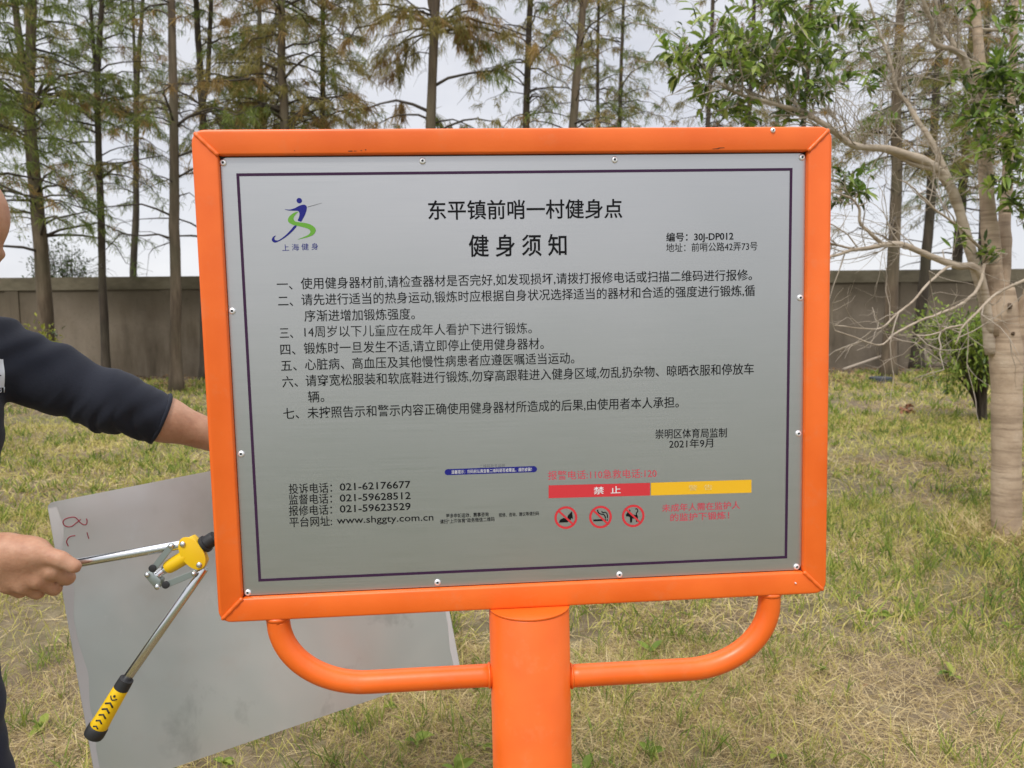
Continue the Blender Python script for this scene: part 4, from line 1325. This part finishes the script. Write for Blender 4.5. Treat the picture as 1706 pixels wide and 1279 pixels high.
rng = np.random.default_rng(77)
TYd = 4.95
def K(px, py, dd=0.0): return PY(px, py, TYd + dd)
g0 = ground_at(1683, TYd)
btree = thing('broadleaf_tree', 'pale smooth barked tree with twisted bare limbs and green leaf tufts at the right edge', 'tree', loc=g0)
limbs = [  # (points with depth offset, start radius, end radius)
    ([(1652, 590, 0), (1640, 500, .02), (1615, 410, .0), (1592, 330, -.05), (1562, 281, -.1), (1530, 262, -.15), (1480, 246, -.2), (1424, 240, -.28), (1388, 214, -.35), (1345, 185, -.4), (1290, 168, -.45), (1230, 150, -.5), (1180, 120, -.55)], .039, .006),
    ([(1560, 283, -.1), (1520, 272, -.12), (1478, 252, -.1), (1430, 246, 0), (1390, 225, .1), (1330, 200, .2)], .018, .005),
    ([(1650, 560, 0), (1632, 455, -.1), (1590, 441, -.18), (1545, 425, -.25), (1500, 408, -.3), (1468, 405, -.35), (1440, 412, -.4), (1410, 416, -.45), (1380, 424, -.5), (1320, 436, -.55)], .026, .006),
    ([(1468, 405, -.35), (1448, 385, -.4), (1432, 372, -.42), (1430, 350, -.45), (1415, 332, -.5), (1384, 322, -.55)], .012, .004),
    ([(1440, 412, -.4), (1412, 412, -.42), (1386, 405, -.45), (1350, 398, -.5)], .009, .004),
    ([(1662, 560, 0), (1652, 420, .05), (1645, 330, .1), (1640, 230, .15), (1632, 120, .2), (1625, 0, .3), (1618, -140, .4)], .062, .022),
    ([(1668, 540, 0), (1672, 420, .1), (1676, 330, .25), (1682, 200, .4), (1688, 60, .5), (1694, -120, .6)], .050, .018),
    ([(1690, 600, 0), (1704, 520, -.05), (1730, 440, -.1), (1760, 330, -.2), (1790, 200, -.3), (1810, 40, -.3)], .048, .016),
    ([(1640, 250, .15), (1612, 110, .1), (1590, 85, .05), (1558, 76, 0), (1552, 40, -.05), (1540, 10, -.1), (1520, -40, -.1)], .022, .008),
    ([(1592, 330, -.05), (1560, 250, 0), (1530, 200, .05), (1512, 170, .1), (1498, 150, .1), (1488, 110, .15), (1470, 60, .2), (1450, 0, .25)], .020, .006),
    ([(1640, 200, .15), (1600, 90, .2), (1570, 40, .25), (1555, -20, .3)], .020, .008),
    ([(1688, 60, .5), (1672, 50, .4), (1640, 48, .35), (1610, 42, .3), (1580, 60, .25)], .014, .004),
    ([(1640, 440, -.1), (1634, 470, -.15), (1620, 492, -.2), (1598, 510, -.22), (1560, 525, -.28), (1530, 535, -.3), (1490, 555, -.35), (1462, 572, -.4), (1420, 560, -.45), (1388, 548, -.5)], .011, .003),
    ([(1735, 450, -.1), (1706, 466, -.2), (1660, 488, -.25), (1628, 518, -.3), (1606, 540, -.32), (1603, 552, -.34), (1592, 572, -.35)], .011, .003),
    ([(1604, 541, -.3), (1580, 545, -.33), (1556, 555, -.36), (1530, 558, -.4), (1518, 553, -.42)], .006, .003),
    ([(1626, 445, -.1), (1585, 443, -.2), (1550, 470, -.25), (1520, 502, -.3), (1490, 525, -.32), (1466, 545, -.36), (1430, 545, -.4), (1388, 540, -.45)], .009, .003),
    ([(1640, 420, 0), (1600, 380, -.2), (1560, 350, -.3), (1530, 320, -.35), (1500, 300, -.4)], .010, .003),
]
tp = catmull([K(1677, 940), K(1677, 905), K(1676.5, 800), K(1677, 700), K(1677, 620), K(1674, 545), K(1670, 480)], 7)
trad = np.interp(np.linspace(0, 1, len(tp)), [0, .12, .2, .5, .75, 1.0], [.128, .104, .088, .087, .098, .068])
trad *= 1 + .028 * np.sin(np.linspace(0, 29, len(tp)) + rng.normal(0, .5, len(tp)))
parts = [tube(tp, trad, 20)]
LP = []
for pts, r0, r1 in limbs:
    p = catmull([K(*q) for q in pts], 5)
    p += np.cumsum(rng.normal(0, .0016, p.shape), 0)
    parts.append(tube(p, np.linspace(r0, r1, len(p)) * (1 + rng.normal(0, .05, len(p))), 10)); LP.append(p)
mesh('trunk', *join(parts[:1] + parts[6:9]), M['bark_s'], btree)
M['limb_s'] = m_smooth_bark()
M['limb_s'].name = 'pale_limb_bark'
_r = [n for n in M['limb_s'].node_tree.nodes if n.type == 'VALTORGB'][0].color_ramp
for e_, c_ in zip(_r.elements, ((.36, .29, .21), (.50, .415, .32), (.60, .51, .41))): e_.color = (*c_, 1)
mesh('limbs', *join(parts[1:6] + parts[9:]), M['limb_s'], btree)
# knots and a cut stub
M['scar'] = mat('brown_scar', (.13, .09, .06), .95)
for x, y, r in ((1668, 512, .015), (1672, 556, .008)):
    c = K(x, y); c = c - CF * .098
    mesh('bark_scar', *lathe([(-.012, r * 1.5), (.0, r * 1.2), (.004, r * .8), (-.004, r * .5), (-.01, 0)], c, -CF + rng.normal(0, .2, 3), 14), M['scar'], btree)
tw = []
def twig(p0, d, L_, r, lvl):
    n = 5 if lvl else 4
    p = [np.array(p0)]; d = d / np.linalg.norm(d)
    for i in range(n):
        d = d + rng.normal(0, .20, 3) + UZ * .05; d /= np.linalg.norm(d)
        p.append(p[-1] + d * L_ / n)
    tw.append(tube(p, np.linspace(r, r * .35, n + 1), 4, cap=False))
    if lvl:
        for k in range(rng.integers(2, 5)):
            i = rng.integers(1, n + 1)
            d2 = d + rng.normal(0, .75, 3)
            twig(p[i], d2, L_ * rng.uniform(.35, .7), r * .55, lvl - 1)
for li, p in enumerate(LP):
    nn_ = {0: 48, 1: 24, 2: 16, 9: 28, 10: 24, 5: 24, 6: 20, 7: 18, 8: 26}.get(li, 6)
    for k in range(nn_):
        i = rng.integers(int(len(p) * .3), len(p)); j = min(i, len(p) - 2)
        t_d = p[j + 1] - p[j]; t_d /= np.linalg.norm(t_d)
        d = t_d * .8 + rng.normal(0, .65, 3) + UZ * .25
        twig(p[i], d, rng.uniform(.18, .55), rng.uniform(.0028, .0055), 2 if rng.uniform() < .6 else 1)
mesh('twigs', *join(tw), M['twig_s'], btree)
allp = np.vstack(LP)
LB, LD, LLn, LW_, LDr, sp = [], [], [], [], [], []
def tuft(c, ns, spread, size=(.065, .105), up=.35):
    c = np.array(c)
    near = allp[np.argmin(np.linalg.norm(allp - c, axis=1))]
    if True:
        sp.append(tube([near, near * .5 + c * .5 + rng.normal(0, .03, 3), c], [.005, .0035, .002], 4, cap=False))
    for k in range(ns):
        d = rng.normal(0, 1, 3); d[2] = abs(d[2]) * .6 + up * rng.uniform(-.4, 1.2); d /= np.linalg.norm(d)
        a = c + rng.normal(0, spread * .35, 3)
        L_ = rng.uniform(.10, .24) * max(.7, spread / .25)
        b = a + d * L_
        sp.append(tube([c * .4 + a * .6, a, b], [.003, .0025, .0015], 3, cap=False))
        m_ = rng.integers(7, 13)
        t = np.linspace(.15, 1.0, m_)[:, None]
        LB.append(a + (b - a) * t)
        o = rng.normal(0, 1, (m_, 3)); o -= (o @ d)[:, None] * d * .6; o /= np.linalg.norm(o, axis=1)[:, None]
        LD.append(o + d * rng.uniform(.3, 1.1, (m_, 1)))
        LLn.append(rng.uniform(*size, m_)); LW_.append(rng.uniform(.020, .034, m_) * size[1] / .105); LDr.append(rng.uniform(0, .45, m_))
for x, y, dd, ns, s_ in [(1225, 55, -.5, 9, .22), (1190, 88, -.5, 11, .22), (1150, 100, -.55, 8, .16), (1250, 95, -.45, 12, .25), (1300, 75, -.4, 11, .24), (1220, 140, -.5, 11, .22), (1180, 165, -.55, 7, .14),
                         (1275, 140, -.45, 12, .24), (1330, 115, -.4, 12, .22), (1310, 40, -.3, 8, .2), (1345, 60, -.3, 8, .2), (1240, 190, -.4, 6, .16), (1300, 190, -.3, 7, .18), (1375, 130, -.3, 7, .14), (1385, 40, -.2, 4, .12),
                         (1360, 160, -.3, 6, .14), (1130, 112, -.6, 4, .10), (1280, 20, -.4, 6, .2), (1205, 188, -.4, 4, .12), (1440, 85, 0, 4, .12), (1455, 150, 0, 3, .10), (1395, 25, -.1, 3, .1), (1480, 200, -.1, 2, .08), (1425, 25, .1, 3, .1),
                         (1415, 300, -.4, 4, .10), (1410, 325, -.45, 4, .09), (1440, 320, -.4, 2, .08), (1585, 412, -.2, 2, .05), (1668, 430, -.15, 3, .07),
                         (1640, 150, -.1, 9, .18), (1672, 120, -.1, 10, .2), (1700, 180, -.15, 12, .22), (1660, 200, -.2, 10, .18), (1690, 250, -.2, 12, .22), (1650, 260, -.2, 5, .14), (1700, 310, -.2, 12, .22), (1670, 300, -.25, 7, .16),
                         (1690, 350, -.2, 9, .18), (1620, 170, 0, 5, .14), (1610, 210, -.1, 3, .1), (1720, 100, 0, 10, .25), (1740, 230, 0, 12, .25), (1700, 30, .2, 6, .2), (1585, 20, .1, 4, .14), (1420, -60, 0, 10, .3), (1560, -80, .1, 12, .35), (1660, -120, .2, 14, .4), (1300, -60, -.2, 10, .3), (1780, 0, 0, 14, .4)]:
    tuft(K(x, y, dd), ns, s_)
V, F = leaf_mesh(rng, np.vstack(LB), np.vstack(LD), np.concatenate(LLn), np.concatenate(LW_), np.concatenate(LDr))
fast_mesh('crown', V, F, [M['leaf_bright'], M['leaf_dark']], btree, np.tile((rng.uniform(size=len(V) // 8) < .28).astype(int), 8))
mesh('leaf_stalks', *join(sp), M['twig_s'], btree)

# ------------------------------------------------------------------ shrubs
def shrub(name, label, px, Y, cen, r3, nleaf, leaf, lmat, stems, seed, stem_mat='bark_b', dark=.25, trunk_h=.35):
    r_ = np.random.default_rng(seed)
    g = ground_at(px, Y)
    o = thing(name, label, 'shrub', loc=g)
    c = g + np.array(cen); r3 = np.array(r3)
    st, ends = [], []
    for k in range(stems):
        d = r_.normal(0, 1, 3); d[2] = abs(d[2]) * .9 + .1; d /= np.linalg.norm(d)
        e = c + d * r3 * r_.uniform(.55, 1.0)
        m1 = g + (e - g) * np.array([.22, .22, .0]) + UZ * max(trunk_h, .15) * r_.uniform(.7, 1.3)
        p = catmull([g + r_.normal(0, .02, 3) * np.array([1, 1, 0]) - UZ * .03, m1, m1 * .45 + e * .55 + r_.normal(0, .05, 3), e], 4)
        st.append(tube(p, np.linspace(.020, .004, len(p)), 6)); ends.append(p)
        for q in range(4):
            b = p[r_.integers(len(p) // 2, len(p))]; e2 = b + r_.normal(0, .35, 3) * r3
            st.append(tube([b, b * .5 + e2 * .5 + r_.normal(0, .02, 3), e2], [.005, .004, .002], 4, cap=False)); ends.append(np.linspace(b, e2, 6))
    mesh('stems', *join(st), M[stem_mat], o)
    E_ = np.vstack([p[len(p) // 2:] for p in ends])
    i = r_.integers(0, len(E_), nleaf)
    b = E_[i] + r_.normal(0, .075, (nleaf, 3))
    d = (b - c) / r3 + r_.normal(0, .8, (nleaf, 3)) + UZ * .3
    V, F = leaf_mesh(r_, b, d, r_.uniform(leaf * .7, leaf * 1.3, nleaf), r_.uniform(leaf * .28, leaf * .42, nleaf), r_.uniform(0, .5, nleaf))
    fast_mesh('crown', V, F, [M[lmat], M['leaf_dark']], o, np.tile((r_.uniform(size=nleaf) < dark).astype(int), 8))
    return o
shrub('shrub', 'round leafy green shrub on several dark stems beside the pale tree trunk', 1636, 10.4, (-.30, 0, 1.08), (.72, .6, .50), 3000, .09, 'leaf_shrub', 26, 31, dark=.12, trunk_h=.50)
shrub('shrub', 'dark leaved bush showing above the wall at the left, by the leaning conifer', 110, 22.6, (.0, 0, 2.75), (1.15, .6, 1.15), 2300, .12, 'leaf_dark', 44, 32, dark=.5, trunk_h=1.2)
shrub('shrub', 'small yellow green shrub at the foot of the leaning conifer', 72, 16.4, (.0, 0, .85), (.38, .35, .55), 700, .13, 'leaf_yellow', 14, 33, dark=.1, trunk_h=.3)

# ------------------------------------------------------------------ small things on the grass
g0 = ground_at(1467, 16.6)
cov = thing('drain_cover', 'round dark grey cover lying in the grass by the foot of a conifer', 'cover', loc=g0)
M['cover'] = mat('cover_iron', (.045, .052, .062), .55)
mesh('rim', *lathe([(-.02, .235), (.085, .235), (.10, .222), (.10, .19), (.09, .188)], g0, UZ, 28), M['cover'], cov, sharp=40)
mesh('lid', *lathe([(.05, .186), (.094, .186), (.099, .17), (.104, .05), (.104, 0)], g0, UZ, 28), M['cover'], cov, sharp=40)
g0 = ground_at(1512, 11.3)
r_ = np.random.default_rng(5)
M['dead_leaf'] = mat('dead_leaf', (.27, .115, .06), .85)
V, F = leaf_mesh(r_, g0 + r_.normal(0, .05, (26, 3)) * np.array([1, .8, .5]) + UZ * .06, r_.normal(0, 1, (26, 3)), r_.uniform(.09, .16, 26), r_.uniform(.05, .08, 26), r_.uniform(0, .4, 26))
dl = thing('fallen_leaves', 'small heap of reddish brown dead leaves on the grass, left of the shrub', 'leaf heap', loc=g0)
fast_mesh('leaves', V, F, [M['dead_leaf']], dl)
# pole lying along the foot of the wall
pa, pb = ground_at(1405, 19.6), ground_at(1480, 20.2)
pl_ = thing('fallen_pole', 'pale wooden pole leaning at the foot of the grey brown wall', 'pole', loc=pa)
mesh('pole', *tube(interp_path([pa + UZ * .05, pb + UZ * .42], 8), np.linspace(.04, .03, 8), 8), M['twig_s'], pl_)

# ------------------------------------------------------------------ grass
def val(x, y, s, seed):
    r = np.random.default_rng(seed); out = 0
    for k in range(7):
        a = r.uniform(0, 6.28); f_ = s * r.uniform(.6, 1.9); out = out + np.sin((x * math.cos(a) + y * math.sin(a)) * f_ + r.uniform(0, 6.28) + 1.3 * np.sin((x * math.sin(a) - y * math.cos(a)) * f_ * .7))
    return out / 7
def scatter(rng, n, y0, y1, side=3.2):
    y = rng.uniform(y0, y1, n) if y0 < 0 else np.sqrt(rng.uniform(y0 ** 2, y1 ** 2, n)); hw_ = np.maximum(y, 0) * .74 + side
    return rng.uniform(-1, 1, n) * hw_, y
def grass(rng, x, y, length, width, tilt, up_bias=0.0):
    n = len(x)
    az = rng.uniform(0, 2 * math.pi, n)
    base = np.stack([x, y, np.full(n, -.012)], 1)
    dr = np.stack([np.cos(az) * np.sin(tilt), np.sin(az) * np.sin(tilt), np.cos(tilt)], 1)
    be = np.stack([np.cos(az), np.sin(az), -.8 * np.ones(n)], 1) * (length * rng.uniform(.05, .4, n))[:, None]
    return blade_set(rng, base, dr, length, width, be)
def lay(name, chunks, m):
    V, F, k = [], [], 0
    for v, f_ in chunks: V.append(v); F.append(f_ + k); k += len(v)
    o = fast_mesh(name, np.vstack(V), np.vstack(F), [M[m]])
    return tag(o, kind='stuff')
rng = np.random.default_rng(2024)
gp = lambda x, y: .7 * val(x, y, 1.0, 3) + .9 * val(x, y, 4.2, 8) + .03 * (y - 4)       # where the lawn is greener
dry, grn, yel = [], [], []
for y0, y1, nd, ng, ny, ls, ws in ((-.6, 1.6, 70000, 5000, 14000, .95, 1.1), (1.6, 3.4, 200000, 17000, 46000, .76, .88), (3.4, 6.0, 115000, 19000, 66000, .9, 1.6), (6.0, 11, 58000, 17000, 60000, 1.05, 2.8), (11, 20.5, 36000, 17000, 40000, 1.1, 4.6)):
    x, y = scatter(rng, nd, y0, y1)
    n = len(x)
    tl = np.where(rng.uniform(size=n) < .72, rng.uniform(1.15, 1.56, n), rng.uniform(.3, 1.15, n))
    keep = (y < 18.6 + .8 * val(x, y, .9, 5)) | (rng.uniform(size=n) < .25)
    keep &= (val(x, y, 1.7, 11) + .6 * val(x, y, 4.3, 12) > -.22) | (rng.uniform(size=n) < .16)
    x, y, tl = x[keep], y[keep], tl[keep]; n = len(x)
    dry.append(grass(rng, x, y, rng.uniform(.04, .13, n) * ls, rng.uniform(.0014, .0032, n) * ws, tl))
    # green blades in tufts
    x, y = scatter(rng, ng // 5, y0, y1)
    p = gp(x, y); keep = rng.uniform(-.62, .85, len(x)) < p + .12 * (y < 3.6)
    x, y = x[keep], y[keep]
    k = rng.integers(4, 15, len(x)); x, y = np.repeat(x, k), np.repeat(y, k); n = len(x)
    sp_ = .018 * ws ** .5
    x = x + rng.normal(0, sp_, n); y = y + rng.normal(0, sp_, n)
    keep = y < 19.3
    x, y = x[keep], y[keep]; n = len(x)
    grn.append(grass(rng, x, y, rng.uniform(.05, .15, n) * ls * np.where(y < 6, 1.2, 1.0), rng.uniform(.0026, .0058, n) * ws, np.abs(rng.normal(0, .32, n))))
    x, y = scatter(rng, ny, y0, y1)
    p = gp(x, y) + .25; keep = (rng.uniform(-.7, .9, len(x)) < p) & (y < 19)
    x, y = x[keep], y[keep]; n = len(x)
    yel.append(grass(rng, x, y, rng.uniform(.04, .125, n) * ls * np.where(y < 6, 1.15, 1.0), rng.uniform(.0018, .0036, n) * ws, np.abs(rng.normal(0, .55, n))))
# long dry grass round the foot of the pale tree
a_ = rng.uniform(0, 2 * math.pi, 900); rr_ = rng.uniform(.08, .42, 900)
dry.append(grass(rng, btree.location[0] + np.cos(a_) * rr_, btree.location[1] + np.sin(a_) * rr_, rng.uniform(.08, .24, 900), rng.uniform(.003, .006, 900), rng.uniform(.3, 1.3, 900)))
lay('dry_grass', dry, 'grass_dry'); lay('green_grass', grn, 'grass_green'); lay('yellow_grass', yel, 'grass_yellow')
# broad leaved weeds
wb, wd_, wl_ = [], [], []
x, y = scatter(rng, 1300, 1.8, 9)
for a, b in zip(x, y):
    if rng.uniform(-.6, .9) > gp(a, b): continue
    m_ = rng.integers(4, 9)
    az = rng.uniform(0, 6.28, m_)
    wb.append(np.tile([a, b, .004], (m_, 1))); wd_.append(np.stack([np.cos(az), np.sin(az), rng.uniform(.25, .9, m_)], 1)); wl_.append(rng.uniform(.025, .085, m_) * rng.uniform(.6, 1.15))
wl_ = np.concatenate(wl_)
V, F = leaf_mesh(rng, np.vstack(wb), np.vstack(wd_), wl_, wl_ * .42, rng.uniform(.1, .5, len(wl_)))
tag(fast_mesh('weeds', V, F, [M['grass_green']]), kind='stuff')

# fallen leaves: thick at the foot of the wall and trees, a few on the lawn
x1, y1 = scatter(rng, 5200, 15.5, 20.6)
x2, y2 = scatter(rng, 700, 2, 15)
x, y = np.concatenate([x1, x2]), np.concatenate([y1, y2]); n = len(x)
M['litter'] = m_leaf('leaf_litter', [(.1, (.09, .055, .03)), (.5, (.20, .125, .065)), (.9, (.34, .23, .12))], .1, .9, .1)
d = rng.normal(0, 1, (n, 3)); d[:, 2] = np.abs(d[:, 2]) * .25
sz = np.where(y > 15, rng.uniform(.05, .12, n), rng.uniform(.02, .045, n))
V, F = leaf_mesh(rng, np.stack([x, y, np.full(n, .01) + (y < 15) * .015], 1), d, sz, sz * .5, rng.uniform(0, .3, n))
tag(fast_mesh('leaf_litter', V, F, [M['litter']]), kind='stuff')
